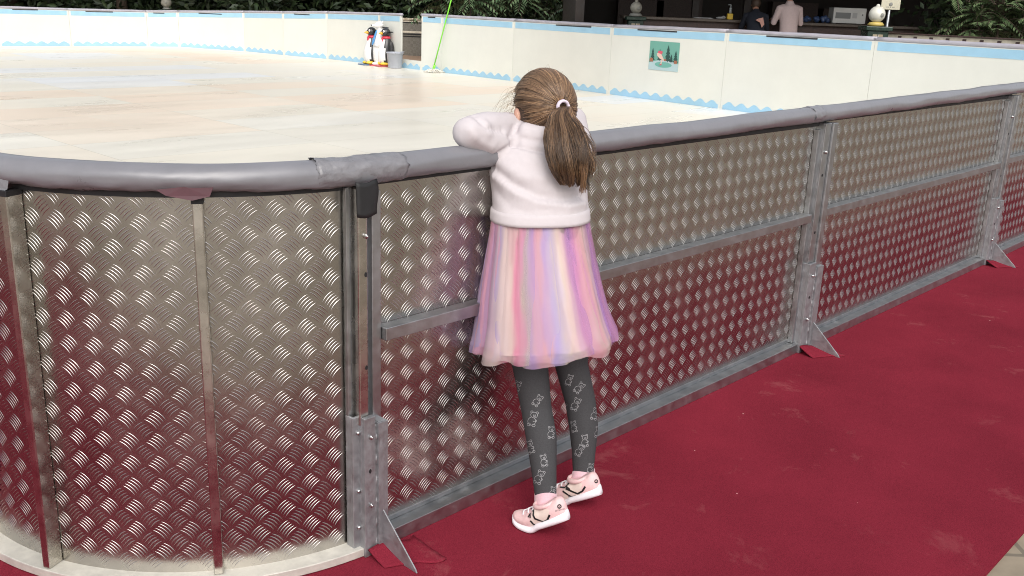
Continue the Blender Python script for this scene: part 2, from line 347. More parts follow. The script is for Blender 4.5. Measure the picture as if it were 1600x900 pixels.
# ------------------------------------------------------------------ posts with welded sleeves and gussets
def make_post():
    t = thing('barrier_post', 'x', 'post', F(0,0), FROT, 'steel posts between the barrier panels')
    b = MB(); b.box(-.050,.002,-.040,-.034,.40,1.02); b.box(-.050,-.044,-.034,.0,.40,1.02); b.build('flat_bar','galv',t,bev=.0015)
    b = MB(); b.box(.004,.046,-.050,-.004,.39,1.02); b.build('square_tube','galv',t,bev=.003)
    b = MB(); b.box(-.058,.0,-.056,-.042,.004,.415); b.box(-.058,-.052,-.042,0,.004,.415); b.build('sleeve_plate','galvrough',t,bev=.0015)
    b = MB(); b.box(.006,.056,-.064,-.004,.004,.395); b.box(.012,.050,-.058,-.01,.395,.3965)
    b.build('sleeve_tube','galvrough',t,bev=.003)
    b = MB()
    b.tube([(.003,-.054,z) for z in np.linspace(.02,.39,60)],[.0022+.0042*max(0,math.sin(k*.62))**3*(.5+.5*abs(math.sin(k*1.7))) for k in range(60)],8)
    b.build('weld_bead','galvrough',t)
    b = MB(); b.add([(.028,-.064,.135),(.028,-.064,.004),(.028,-.205,.004),(.028,-.199,.014),(.034,-.064,.135),(.034,-.064,.004),(.034,-.205,.004),(.034,-.199,.014)],
                    [(0,1,2,3),(7,6,5,4),(0,3,7,4),(3,2,6,7),(2,1,5,6),(1,0,4,5)]); b.build('gusset','galvrough',t,bev=.001)
    for (x,y,z,mi) in ((-.03,-.058,.36,0),(-.03,-.058,.16,0),(-.028,-.042,.90,0)):
        b = MB(); b.tube([(x,y+.002,z),(x,y-.005,z)],.0065,6); b.tube([(x,y+.002,z),(x,y-.009,z)],.0032,8); b.build('bolt','bolt',t)
    for (x,y,z) in ((-.03,-.0565,.26),(-.026,-.0405,.80),(-.026,-.0405,.55)): b = MB(); b.tube([(x,y+.001,z),(x,y-.0004,z)],.0065,12,smooth=False); b.build('bolt_hole','black',t)
    return t
post0 = make_post(); plabs = ['steel barrier post left of the girl with black strap above it','steel barrier post right of the girl','steel barrier post near the right edge','steel barrier post beyond the right edge','steel barrier post farthest right']
for i, s_ in enumerate(POSTS):
    p = post0 if i == 0 else copy_tree(post0)
    p.location = F(s_ if i else -.040,0); p.scale.x = 1 if i else .62; p.scale.z = 1+(zo_(s_)-.001)/1.03; p['label'] = plabs[i]
for ch in list(post0.children):
    if ch.name.split('.')[0] in ('flat_bar','square_tube') : bpy.data.objects.remove(ch)
# carpet flaps cut round the post feet
for i, s_ in enumerate(POSTS[:3]):
    b = MB(); V = []; nu, nv = 12, 8
    for a in range(nu+1):
        for c_ in range(nv+1):
            u, v = a/nu, c_/nv
            x = -.07+u*.15; y = -.060-v*(.07+.07*u)
            z = .006+.030*(1-v)**1.3*(1-.35*u)*(1 if i else .75)+.006*math.sin(u*5+i)*(1-v)
            if u > .55: y -= .02*math.sin((u-.55)*6)
            V.append((x,y,z))
    Fc = [(a*(nv+1)+c_, (a+1)*(nv+1)+c_, (a+1)*(nv+1)+c_+1, a*(nv+1)+c_+1) for a in range(nu) for c_ in range(nv)]
    b.add(V,Fc,0,True); o = b.build('carpet_flap','carpet',loc=F(s_,0),rotz=FROT,solid=.004); struct(o)

# ------------------------------------------------------------------ rounded corner panel
def arc(a, r=RC, z=0):      # a : radians from the straight fence, local coordinates x=s, y=-n
    return (-r*math.sin(a), RC-r*math.cos(a), z)
AE = R(91)
def arcfn(x,o,z):
    a = x/RC; r_ = RC+o; return np.stack([-r_*np.sin(a), RC-r_*np.cos(a), z],1)
corner = t = thing('curved_rink_barrier','rounded tread-plate corner barrier in front of the left side','barrier panel',P2,FROT,'tread-plate barrier panels around the rink')
link('tread_plate', tread(.092, RC*AE, .03, 1.03, arcfn, nx=80), 'bars', t)
def arcband(r1, r2, z1, z2, a0=R(3.5), a1=AE, n=60):
    b = MB(); rings = []
    for i in range(n+1):
        a = a0+(a1-a0)*i/n; rings.append([arc(a,r1,z1),arc(a,r2,z1),arc(a,r2,z2),arc(a,r1,z2)])
    b.loft(rings,0,True,False); return b
arcband(RC-.002,RC+.052,.006,.030).build('base_trim','trim',t,bev=.002)
arcband(RC-.03,RC-.018,.03,1.03).build('inner_board','board',t)
arcband(RC-.03,RC+.008,1.012,1.03,R(3)).build('top_channel','black',t)
for k,(deg,wd,dp) in enumerate(((33,.024,.022),(65.5,.022,.046),(89.2,.03,.04))):
    a = R(deg); X = Matrix.Translation(Vector(arc(a,RC,0))) @ Matrix.Rotation(-a,4,'Z')
    b = MB(); b.box(-wd/2,wd/2,-dp,-.0006,.0305,1.005,X=X)
    b.build('upright_rib','alu',t,bev=.003)
    b = MB(); b.box(-wd/2-.0015,wd/2+.0015,-dp-.0015,-.001,1.0,1.014,X=X); b.build('end_cap','black',t,bev=.001)
# bare tube tucked in the joint left of the first post
X = Matrix.Translation(Vector(arc(R(3.2),RC,0)))
b = MB(); b.box(-.078,-.050,-.040,-.006,.39,1.02); b.build('joint_tube','alu',t,bev=.003)
b = MB(); b.box(-.095,-.086,-.014,-.002,.39,1.02); b.build('joint_strip','galv',t,bev=.001)
b = MB(); b.box(-.086,-.02,-.0055,-.001,.39,1.02); b.build('joint_backing','galvrough',t)
b = MB(); b.box(-.096,-.050,-.032,-.024,.004,.415); b.box(-.096,-.090,-.024,-.001,.004,.415); b.build('joint_plate','galvrough',t,bev=.0015)
for z in (.37,.20,.09): b = MB(); b.tube([(-.08,-.030,z),(-.08,-.038,z)],.0055,6); b.build('bolt','bolt',t)
# side panel past the corner
panels[0].location = F(-.055,0); panels[0].scale.x = (PANL+.055)/PANL
for i,p_ in enumerate(panels): p_.scale.z = 1+zo_(PANL*(i+.5))/1.03
corner.scale.z = .992
c = copy_tree(first_panel); c['label'] = 'tread-plate barrier panel round the corner beyond the left edge'
c.location = F(-RC,-RC-.05)+D*0; c.rotation_euler.z = FROT-math.pi/2
c.location = F(-RC-.002, -RC-.05-PANL)
panels.append(c)

# ------------------------------------------------------------------ padded top rail
def zo(s_): return -.008+.0028*s_+.0008*s_*s_ if s_ > 0 else -.008
def rail_path():
    P = []
    for i in range(0,40): P.append((-.0-RC-.0, RC+2.4*(1-i/40), None, math.pi/2))
    for i in range(0,91): a = math.pi/2*(1-i/90); P.append((*arc(a,RC)[:2],None,a))
    for i in range(1,401): P.append((12.0*(i/400)**1.15, 0, None, 0))
    return P
t = thing('padded_rail','long grey vinyl padded handrail on top of the near barrier','handrail',P2,FROT)
rings = []; NR = 28; cum = 0; prev = None; wl = []
for (x,y,_,a) in rail_path():
    if prev: cum += math.hypot(x-prev[0],y-prev[1])
    prev = (x,y); nx_, ny_ = -math.sin(a), -math.cos(a)   # outward
    sag = noise.noise(Vector((cum*2.3,0,3)))*.004
    ring = []
    for j in range(NR):
        th = 2*math.pi*j/NR; ox, oz = math.cos(th), math.sin(th)
        base = .031
        q = Vector((cum*5+ox*.8, ox*1.5, oz*1.5)); q2 = Vector((cum*16+oz*5, ox*3, oz*3+9))
        wr = noise.noise(q)*.003 + abs(noise.noise(q2))*(.0065 if a > 0 else .0035)*max(0,.5-oz*.7)
        rr = base+wr; low = .008*max(0,-oz)*max(0,ox)*(1+noise.noise(Vector((cum*4,7,1))))
        ring.append((x+nx_*(ox*rr*1.25+.004), y+ny_*(ox*rr*1.25+.004), 1.059+zo(x if a == 0 else -1)+sag+oz*rr-low))
    rings.append(ring)
b = MB(); b.loft(rings,0,True,True); b.build('vinyl_cover','vinyl',t)
def sleeve(name, s0, s1, m, k=1.06, hang=.0, seed=0, jag=.01):   # wrapped patch round the rail between arc lengths (negative = on the corner)
    rings = []; nn = 22
    for i in range(nn+1):
        f = i/nn; s_ = s0+(s1-s0)*f
        if s_ < 0: a = -s_/RC; x,y = arc(a)[:2]
        else: a = 0; x,y = s_,0
        dx, dy = math.cos(a), -math.sin(a); nx_, ny_ = -math.sin(a), -math.cos(a); ring = []
        for j in range(24):
            th = R(-120)+R(250)*j/23; ox, oz = math.cos(th), math.sin(th)
            w_ = noise.noise(Vector((s_*30+seed,ox*4,oz*4)))*.0035+abs(noise.noise(Vector((s_*14+oz*4,seed,3))))*.006
            rr = .0325*k+w_; e = (jag*noise.noise(Vector((th*3,seed,i//nn*5)))) if i in (0,nn) else 0
            ring.append((x+nx_*(ox*rr*1.25+.004)+dx*e, y+ny_*(ox*rr*1.25+.004)+dy*e, 1.059+zo(s_)+oz*rr-hang*max(0,-oz)*max(0,ox+.3)))
        rings.append(ring)
    bb = MB(); V = [p for r_ in rings for p in r_]; Fc = [(i*24+j,i*24+j+1,(i+1)*24+j+1,(i+1)*24+j) for i in range(nn) for j in range(23)]
    bb.add(V,Fc,0,True); return bb.build(name,m,t,solid=.0012)
sleeve('tape_patch',-.17,.075,'tape',.985,.007,3)
sleeve('tape_patch',2.24,2.33,'vinyl',.99,.0,17,.004)
b = MB(); V = []; X = []
for i in range(7):
    for j in range(9):
        u = i/6; v = j/8; V.append((-.090+.062*u+.004*math.sin(v*5)*u, -.048-.004*math.sin(u*3.1)-.004*v, 1.03-.085*v-.004*math.sin(u*4)))
b.add(V,[(i*9+j,(i+1)*9+j,(i+1)*9+j+1,i*9+j+1) for i in range(6) for j in range(8)],0,True); b.build('black_strap','black',t,solid=.004)
for (deg,wd,dz,m_) in ((33,.085,.022,'maroon'),(66,.05,.028,'vinyl')):
    a = R(deg); X = Matrix.Translation(Vector(arc(a,RC+.036,0))) @ Matrix.Rotation(-a,4,'Z')
    b = MB(); V = [(-wd,0,1.028),(-wd*.3,-.003,1.035),(wd*.5,0,1.045),(wd*.35,-.004,1.026-dz*.6),(-.1*wd,-.006,1.026-dz),(-wd*.75,-.003,1.026-dz*.5)]
    b.add(V,[(0,5,4,3,2,1)],0,False,X); b.build('torn_flap',m_,t,solid=.0012)

# ------------------------------------------------------------------ far rink boards
WALLTOP = [(0,.95),(112,.94),(232,.94),(281,.96),(383,1.03),(444,1.07),(512,1.12),(593,1.15),(626,1.16),(658,1.18),(690,1.18),(800,1.175),(950,1.175),(1125,1.195)]
BOT = {0:72,112:72,232:72.5,281:73,383:80,444:86,512:92,593:101,626:105.5,658:109.5,690:113,800:126.5,950:147,1125:170}
pts = [(atz(px,BOT[px],.08), zt) for px, zt in WALLTOP]
dl = (pts[1][0]-pts[0][0]).normalized(); 
pts = [(pts[0][0]-dl*1.7*k,.95) for k in (3,2,1)] + pts
dr = (pts[-1][0]-pts[-2][0]).normalized()
for k in range(1,4): pts.append((pts[-1][0]+dr*2.35, 1.2))
pts = [(Vector((p.x,p.y,0)),z) for p,z in pts]
btop = {}
def board(p, q, zp, zq, label, gate=False, joint=True):
    v = q-p; L = v.length; a = math.atan2(v.y,v.x)      # inner face looks to the camera side : local -y
    t = thing('rink_board', label, 'rink board', p, a, 'cream boards round the far side of the rink')
    def zt(x): return zp+(zq-zp)*x/L
    b = MB()
    if gate: b.prism([(0,.08),(L,.08),(L,.26),(0,.26)],0,.045)
    else: b.prism([(.002,.06),(L-.002,.06),(L-.002,zt(L)-.02),(.002,zt(0)-.02)],0,.045)
    b.build('panel','board',t)
    g = .045 if joint else .002
    # scalloped base stripe
    b = MB(); n = max(2,round((L-2*g)/.235)); P = [(g,.082)]; top = []
    m_ = n*14
    for i in range(m_+1):
        x = g+(L-2*g)*i/m_; ph = 2*math.pi*n*i/m_; top.append((x,.082+.055+.058*((.5-.5*math.cos(ph))**.8)))
    V = []; Fc = []
    for i,(x,z) in enumerate(top): V += [(x,-.003,.082),(x,-.003,z)]
    Fc = [(2*i,2*i+2,2*i+3,2*i+1) for i in range(m_)]
    b.add(V,Fc); b.build('scalloped_stripe','blue',t,solid=.003)
    if not gate:
        b = MB(); b.prism([(g,zt(g)-.135),(L-g,zt(L)-.135),(L-g,zt(L)-.03),(g,zt(g)-.03)],-.004,-.0005); b.build('top_stripe','blue',t)
        path = [(x, .022, zt(x)+.006+.006*noise.noise(Vector((p.x+x*1.7,0,0)))) for x in np.linspace(-.02,L+.02,14)]
        b = MB(); b.tube(path,.034,10,flat=.85); b.build('padded_cap','cap',t)
        if random.random() < .6:
            x0 = random.uniform(.2,.5)*L; b = MB(); b.prism([(x0,zt(x0)-.045),(min(L,x0+.35*L),zt(x0)-.043),(min(L,x0+.35*L),zt(x0)-.022),(x0,zt(x0)-.025)],-.008,-.0045); b.build('cap_gap','bluecap',t)
    return t
names = {0:'far-left',}
blabs = []
LB = ['beyond the left edge of the photo, third on','beyond the left edge of the photo, second on','cut by the left edge of the photo',
 'at the left edge of the back wall','ending at the left far corner','narrow one in the left far corner','first right of the left far corner','second right of the left far corner','third right of the left far corner','left of the penguin figures, before the last joint','behind the penguin figures beside the gate opening','low','narrow strip right of the gate opening, behind the mop','wide one just right of the mop','behind the girl\'s head','with the skating poster on it','right of the poster, ending under the white ball','behind the tiled bench at the right edge','beyond the right edge']
order = []
for i in range(len(pts)-1):
    (p,zp),(q,zq) = pts[i],pts[i+1]
    gate = (i == 3+8)
    lab = 'low cream sill board with blue waves across the gate opening' if gate else 'cream rink board, '+LB[i]
    t = board(p,q,zp,zq,lab,gate,joint=True)
    order.append((t,p,q))
# poster on the board
tb,p,q = order[3+12]; 
def onboard(px,py,p,q,off=.006):
    v = (q-p).normalized(); nn = Vector((v.y,-v.x,0)); d = ray(px,py); o = Vector((0,0,EYE)); k = ((p+nn*off-o).dot(nn))/d.dot(nn); h = o+d*k; return (h-p).dot(v), h.z
bx = [i for i,(t,a_,b_) in enumerate(order) if pxof((a_.x,a_.y,1.0))[0] < 1036 < pxof((b_.x,b_.y,1.0))[0]][0]
tb,p,q = order[bx]; v = (q-p).normalized()
xa,zb = onboard(1013,108,p,q); xb,_ = onboard(1059,109,p,q); _,ztp = onboard(1036,65,p,q)
mp = Matrix.Translation(p) @ Matrix.Rotation(math.atan2(v.y,v.x),4,'Z')
W_, H_ = xb-xa, ztp-zb
t = thing('poster','square poster of a skater in a pink hat on a green pond among fir trees','poster', mp @ Vector((xa,-.005,zb)), math.atan2(v.y,v.x))
M['pgreen'] = mat('poster_green',(.15,.38,.31),.5); M['psnow'] = mat('poster_snow',(.42,.56,.58),.5); M['pice'] = mat('poster_ice',(.15,.40,.34),.5)
M['pfir'] = mat('poster_fir',(.02,.07,.06),.5); M['pred'] = mat('poster_pink',(.62,.09,.14),.5); M['pskin'] = mat('poster_skin',(.7,.5,.42),.5); M['pbrown'] = mat('poster_brown',(.35,.14,.08),.5)
b = MB(); b.box(0,W_,-.002,.001,0,H_); b.build('sheet','pgreen',t)
def flat(name,polys,m,y):
    b = MB()
    for P in polys: b.prism([(x*W_,z*H_) for x,z in P],y-.0006,y)
    b.build(name,m,t)
flat('snow_bank',[[(0,0),(1,0),(1,.26),(.75,.34),(.4,.36),(.15,.30),(0,.24)]],'psnow',-.0025)
flat('ice_pond',[[(.5+.29*math.cos(a),.20+.10*math.sin(a)) for a in [k*math.pi/10 for k in range(20)]]],'pice',-.0035)
firs = []
for cx,bz,h_,w_ in ((.12,.34,.42,.17),(.36,.36,.38,.15),(.64,.34,.55,.24),(.90,.32,.40,.18),(.76,.32,.26,.14)):
    for k in range(4):
        z0 = bz+h_*k*.22; ww = w_*(1-.2*k)/2; firs.append([(cx-ww,z0),(cx+ww,z0),(cx,z0+h_*.36)])
    firs.append([(cx-.01,bz-.04),(cx+.01,bz-.04),(cx+.01,bz),(cx-.01,bz)])
for k,f_ in enumerate(firs): pass
flat('fir_trees',firs[0::2],'pfir',-.0045); flat('fir_trees',firs[1::2],'pfir',-.0052)
flat('skater',[[(.28,.50),(.38,.40),(.52,.34),(.50,.42),(.42,.56),(.34,.62),(.26,.58)],[(.42,.36),(.46,.36),(.44,.20),(.41,.20)]],'pskin',-.006)
flat('skater_hat',[[(.30,.60),(.44,.56),(.46,.66),(.36,.68),(.30,.66)],[(.38,.18),(.45,.18),(.45,.22),(.39,.22)]],'pred',-.0068)
flat('small_houses',[[(.03,.28),(.15,.28),(.15,.38),(.09,.43),(.03,.38)],[(.86,.27),(.96,.27),(.96,.38),(.86,.38)],[(.52,.34),(.60,.34),(.60,.40),(.52,.40)]],'pbrown',-.0076)

# ------------------------------------------------------------------ skating aids, bucket, mop
M['pwhite'] = mat('glossy_white_plastic',(.80,.79,.77),.3,0,6,.04,coat=.3); M['pblack'] = mat('glossy_black_plastic',(.018,.018,.02),.3,0,6,.1,coat=.3)
M['porange'] = mat('orange_plastic',(.85,.42,.05),.35); M['pscarf'] = mat('red_plastic',(.62,.04,.07),.35); M['pblue'] = mat('blue_plastic',(.10,.33,.66),.35); M['pyel'] = mat('yellow_plastic',(.90,.60,.06),.35)
M['sledred'] = mat('red_sled',(.55,.09,.12),.4); M['sledblue'] = mat('blue_sled',(.08,.16,.30),.4)
def elrings(spec, n=24, sx=1):   # (z, cx, rx, ry)
    return [[(cx+rx*math.cos(a), ry*math.sin(a), z) for a in [2*math.pi*j/n for j in range(n)]] for z,cx,rx,ry in spec]
def smooth_spec(spec, k=4):
    out = []
    A = np.array(spec,float)
    for i in range(len(A)-1):
        p0,p1,p2,p3 = A[max(i-1,0)],A[i],A[i+1],A[min(i+2,len(A)-1)]
        for j in range(k):
            t_ = j/k; out.append(.5*((2*p1)+(-p0+p2)*t_+(2*p0-5*p1+4*p2-p3)*t_**2+(-p0+3*p1-3*p2+p3)*t_**3))
    out.append(A[-1]); return [tuple(o) for o in out]
def penguin():      # faces +x locally
    t = thing('penguin_skating_aid','x','skating aid',group='animal shaped skating aids')
    b = MB(); b.loft(elrings(smooth_spec([(.035,0,.10,.11),(.10,0,.155,.16),(.25,.01,.165,.165),(.42,0,.14,.15),(.54,-.01,.10,.115),(.60,-.01,.075,.08)])),0,True,True)
    for i,f in enumerate(b.f):
        c_ = sum((b.v[k] for k in f),Vector())/len(f); b.m[i] = 1 if (c_.x > .02 and abs(c_.y) < c_.x*1.25+.005 and c_.z < .56) else 0
    b.build('body',['pblack','pwhite'],t)
    b = MB(); b.ball((.0,0,.70),(.105,.10,.10),20,14); b.build('head','pblack',t)
    b = MB(); b.loft([[(x,r_*math.cos(a),.685+r_*.8*math.sin(a)) for a in [2*math.pi*j/12 for j in range(12)]] for x,r_ in ((.075,.042),(.12,.036),(.16,.018),(.175,.004))]); b.build('beak','porange',t)
    for s_ in (-1,1):
        b = MB(); b.ball((.078,s_*.052,.725),(.024,.022,.028),12,8,0); b.ball((.094,s_*.062,.724),(.010,.010,.013),8,6,1); b.build('eye',['pwhite','pblack'],t)
        b = MB(); b.ball((.06,s_*.085,.055),(.12,.075,.04),16,8); b.build('foot','pyel',t)
        b = MB(); X = Matrix.Translation((-.075,s_*.135,.36)) @ Matrix.Rotation(s_*.16,4,'X'); b.ball((0,0,0),(.055,.025,.17),14,10,0,X); b.build('wing','pblack',t)
        b = MB(); b.tube([(-.03,s_*.095,.71),(-.05,s_*.15,.715),(-.07,s_*.19,.715)],.014,8); b.build('handle','pblack',t)
    b = MB(); b.loft(elrings([(.575,-.005,.084,.092),(.59,-.005,.095,.10),(.615,-.005,.09,.095),(.625,-.005,.075,.08)])); b.box(.07,.10,-.03,.03,.50,.60); b.build('scarf','pscarf',t,bev=.006)
    return t
def sled(t,m,k=1):
    b = MB(); b.box(-.22,.26,-.17,.17,.0,.022); b.build('sled_base',m,t,bev=.01)
pen = penguin(); sled(pen,'sledblue'); pen2 = copy_tree(pen)
for ch in pen2.children:
    if ch.name.startswith('sled_base'): ch.data = ch.data.copy(); ch.data.materials[0] = M['sledred']
ZF = .0805
for o,(px,py),lab in ((pen,(581,101.5),'black and white penguin figure left of the white bear'),(pen2,(603,103.5),'black and white penguin figure right of the white bear, beside the bucket')):
    g = atz(px,py,ZF); o.location = g; o.rotation_euler.z = math.atan2(-.58,-.81); o['label'] = lab; o.scale = (1,1,1)
t = bear = thing('bear_skating_aid','tall white polar bear figure with a blue tie between two penguins','skating aid',group='animal shaped skating aids')
b = MB(); b.loft(elrings(smooth_spec([(.03,0,.10,.12),(.12,0,.15,.17),(.3,0,.165,.175),(.46,0,.15,.16),(.60,-.005,.115,.13),(.70,0,.08,.09),(.78,.01,.06,.065)])),0,True,True)
b.build('body','pwhite',t)
b = MB(); b.ball((.02,0,.85),(.095,.085,.075),20,14); b.loft([[(x,r_*math.cos(a),.835+r_*.75*math.sin(a)) for a in [2*math.pi*j/14 for j in range(14)]] for x,r_ in ((.06,.062),(.13,.045),(.18,.034),(.195,.02))])
me = fuse(b,.01,4); link('head',me,'pwhite',t)
b = MB(); b.ball((.195,0,.84),(.014,.018,.014),10,6); b.build('nose','pblack',t)
for s_ in (-1,1):
    b = MB(); b.ball((-.03,s_*.06,.915),(.018,.024,.026),10,8); b.build('ear','pwhite',t)
    b = MB(); b.ball((.095,s_*.04,.868),(.009,.009,.009),8,6); b.build('eye','pblack',t)
    b = MB(); b.tube([(-.02,s_*.11,.64),(.02,s_*.165,.52),(.10,s_*.14,.43),(.15,s_*.06,.44)],[.05,.052,.045,.04],12); b.build('arm','pwhite',t)
    b = MB(); b.ball((.09,s_*.09,.045),(.13,.075,.045),14,8); b.build('foot','pwhite',t)
    b = MB(); b.tube([(-.05,s_*.06,.80),(-.10,s_*.12,.80),(-.12,s_*.17,.80)],.014,8); b.build('handle','pblack',t)
b = MB(); TIE = [(.74,.080,.022),(.70,.098,.028),(.62,.128,.036),(.54,.152,.044),(.48,.168,.040),(.43,.176,.004)]
b.loft([[Vector((x-.012,-w_,z)),Vector((x+.008,-w_,z)),Vector((x+.012,0,z)),Vector((x+.008,w_,z)),Vector((x-.012,w_,z))] for z,x,w_ in TIE],0,True,False); b.build('tie','pblue',t)
sled(t,'sledred')
t.location = atz(593,103,ZF)+Vector((0,.12,0)); t.rotation_euler.z = math.atan2(-.45,-.9)
t = thing('bucket','grey plastic bucket standing right of the penguin by the gate opening','bucket',atz(617,106.5,ZF))
M['bucket'] = mat('grey_plastic',(.40,.42,.47),.35,0,5,.05)
b = MB(); prof = [(.0,.002),(.135,.002),(.14,.01),(.17,.30),(.185,.305),(.188,.325),(.172,.33),(.165,.30),(.13,.02),(0,.018)]
b.loft([[(r_*math.cos(a)+1e-5,r_*math.sin(a),z) for a in [2*math.pi*j/28 for j in range(28)]] for r_,z in [(max(r_,.001),z) for r_,z in prof]],0,True,True); b.build('tub','bucket',t)
b = MB(); b.ball((.0,-.19,.315),(.022,.012,.022),10,6); b.ball((0,.19,.315),(.022,.012,.022),10,6); b.tube([(.0,-.195,.315),(.14,-.14,.335),(.195,0,.345),(.14,.14,.335),(0,.195,.315)],.006,6); b.build('bail_handle','bucket',t)
# mop leaning on the cap
g = atz(677,113,ZF); t = thing('mop','white string mop with long lime green handle leaning on the boards','mop',g)
M['lime'] = mat('lime_metal',(.22,.70,.05),.35); M['strings'] = mat('mop_strings',(.70,.67,.60),.9,0,40,.2)
tb,p,q = [o for o in order if pxof((o[1].x,o[1].y,1.0))[0] < 700 < pxof((o[2].x,o[2].y,1.0))[0]][0]
v = (q-p).normalized(); xx,_ = onboard(698,28,p,q,.05); hit = p+v*xx+Vector((v.y,-v.x,0))*.03; hit.z = 1.22
d_ = (hit-g-Vector((0,0,.06))); d_.normalize()
b = MB(); b.tube([Vector((0,0,.07)),Vector((0,0,.07))+d_*2.1],.013,8); b.build('handle','lime',t)
b = MB(); b.tube([Vector((0,0,.05)),Vector((0,0,.03))+d_*.12],.028,10); b.build('socket','lime',t)
b = MB()
for i in range(70):
    a = random.uniform(0,2*math.pi); r_ = random.uniform(.1,.24); k = random.uniform(-.4,.4)
    b.tube([(0,0,.07),(r_*.4*math.cos(a),r_*.4*math.sin(a)*.8,.06),(r_*.8*math.cos(a+k*.5),r_*.7*math.sin(a+k*.5),.022),(r_*math.cos(a+k),r_*.8*math.sin(a+k),.010)],.009,5)
b.build('strings','strings',t)

# ------------------------------------------------------------------ tiled garden walls
def tilemat(name, s):
    m = bpy.data.materials.new(name); m.use_nodes = True; t_ = m.node_tree; b_ = t_.nodes['Principled BSDF']; L = t_.links.new
    tc = t_.nodes.new('ShaderNodeTexCoord'); mp_ = t_.nodes.new('ShaderNodeMapping'); mp_.inputs['Rotation'].default_value = (0,R(45),0); mp_.inputs['Scale'].default_value = (s,s,s)
    L(tc.outputs['Object'],mp_.inputs[0]); ck = t_.nodes.new('ShaderNodeTexChecker'); ck.inputs['Scale'].default_value = 1; ck.inputs['Color1'].default_value = (.11,.10,.08,1); ck.inputs['Color2'].default_value = (.25,.235,.20,1); L(mp_.outputs[0],ck.inputs[0])
    ck2 = t_.nodes.new('ShaderNodeTexChecker'); ck2.inputs['Scale'].default_value = s*3.0; ck2.inputs['Color1'].default_value = (.6,.6,.6,1); ck2.inputs['Color2'].default_value = (1.1,1.1,1.1,1); L(tc.outputs['Object'],ck2.inputs[0])
    mx = t_.nodes.new('ShaderNodeMix'); mx.data_type = 'RGBA'; mx.blend_type = 'MULTIPLY'; mx.inputs[0].default_value = .8; L(ck.outputs[0],mx.inputs[6]); L(ck2.outputs[0],mx.inputs[7]); L(mx.outputs[2],b_.inputs['Base Color']); b_.inputs['Roughness'].default_value = .4
    return m
M['tile'] = tilemat('patterned_tile',4.2); M['tileline'] = mat('black_tile_border',(.012,.012,.012),.35); M['tilepale'] = brickmat('small_beige_tiles',(.42,.37,.27),(.30,.24,.16),(.55,.5,.4),.12,.12,.012,.4,0)
def rowtiles(name, n, m1): pass
def tiled_wall(name, p, q, h, label, cat, pale=False):
    v = q-p; L = v.length; t = thing(name,label,cat,p,math.atan2(v.y,v.x))
    b = MB(); b.box(0,L,0,.22,0,h-.061 if not pale else h-.019); b.build('wall_body','tile' if not pale else 'darkstone',t)
    b = MB(); b.box(-.03,L+.03,-.03,.25,h-.06 if not pale else h-.018,h); b.build('coping','darkstone' if pale else 'tilepale',t,bev=.01)
    if not pale:
        b = MB()
        for z in (h*.56,h*.50,h*.87): b.box(0,L,-.006,-.001,z,z+.03)
        b.build('border_lines','tileline',t)
        b = MB(); b.box(0,L,-.005,-.001,h*.61,h*.66); b.box(0,L,-.005,-.001,h*.90,h*.935); b.build('border_tiles','tilepale',t)
    else:
        b = MB(); b.box(0,L,-.006,-.001,h-.105,h-.02); b.build('tile_row','tilepale',t)
        b = MB()
        for i in range(int(L/.24)):
            x = .05+i*.24; b.box(x,x+.055,-.009,-.0062,h-.085,h-.04)
        b.build('tile_motifs','darkstone',t)
        b = MB(); b.box(0,L,-.006,-.001,h-.21,h-.115); b.build('black_band','tileline',t)
        b = MB(); 
        for i in range(int(L/.13)): b.tube([(.03+i*.13,-.008,h-.19),(.07+i*.13,-.008,h-.14),(.11+i*.13,-.008,h-.19)],.008,4)
        b.build('scroll_pattern','tilepale',t)
    return t
tiled_wall('tiled_garden_wall',Vector((-5.5,27.2,0)),Vector((3.2,26.2,0)),1.0,'low patterned tile wall seen through the gate opening','garden wall')
# pale floor strip beyond the gate
M['clay'] = mat('terracotta_floor',(.33,.22,.15),.6,0,6,.15)
b = MB(); b.box(-7,3,22.3,27,-.003,.003); struct(b.build('terrace_path','clay'))

# bench wall to the right, with pedestal and ball
bp0, bp1 = aty(1376,50,14.6), aty(1600,67,13.0); bp1 = bp0+(bp1-bp0)*1.6
tiled_wall('tiled_bench_wall',Vector((bp0.x,bp0.y,0)),Vector((bp1.x,bp1.y,0)),bp0.z,'long low tiled wall with beige tiles in front of the plants','garden wall',pale=True)
def pedestal(px, y, hz, label, ball, w_=.30, r_=.115, base=None):
    g = aty(px,40,y); t = thing('ball_pedestal',label,'pedestal',(g.x,y,0))
    M.setdefault('gtile',mat('dark_green_tile',(.015,.035,.025),.25,0,20,.3))
    b = MB(); b.box(-w_/2,w_/2,-w_/2,w_/2,0,hz-.06); b.build('shaft','gtile',t,bev=.01)
    b = MB(); b.box(-w_/2-.04,w_/2+.04,-w_/2-.04,w_/2+.04,hz-.06,hz); b.build('capstone','gtile',t,bev=.012)
    b = MB(); 
    for k in range(2):
        for l in range(3): b.box(-.075+k*.08,-.075+k*.08+.065,-w_/2-.006,-w_/2-.001,hz-.36+l*.09,hz-.36+l*.09+.07)
    b.build('inlay_tiles','tilepale',t)
    b = MB(); b.loft([[(q*math.cos(a),q*math.sin(a),z) for a in [2*math.pi*j/16 for j in range(16)]] for q,z in ((.09,hz),(.12,hz+.02),(.09,hz+.055),(.05,hz+.06))]); b.build('ball_base',base or 'pyel2',t)
    b = MB(); b.ball((0,0,hz+.05+r_),r_,24,18); b.ball((0,0,hz+.05+2*r_),(.03,.03,.03),10,8); b.build('ball',ball,t)
    b = MB(); b.ball((.035,-r_*.93,hz+.04+r_),(.03,.012,.03),12,8); b.build('ball_spot','sp',t)
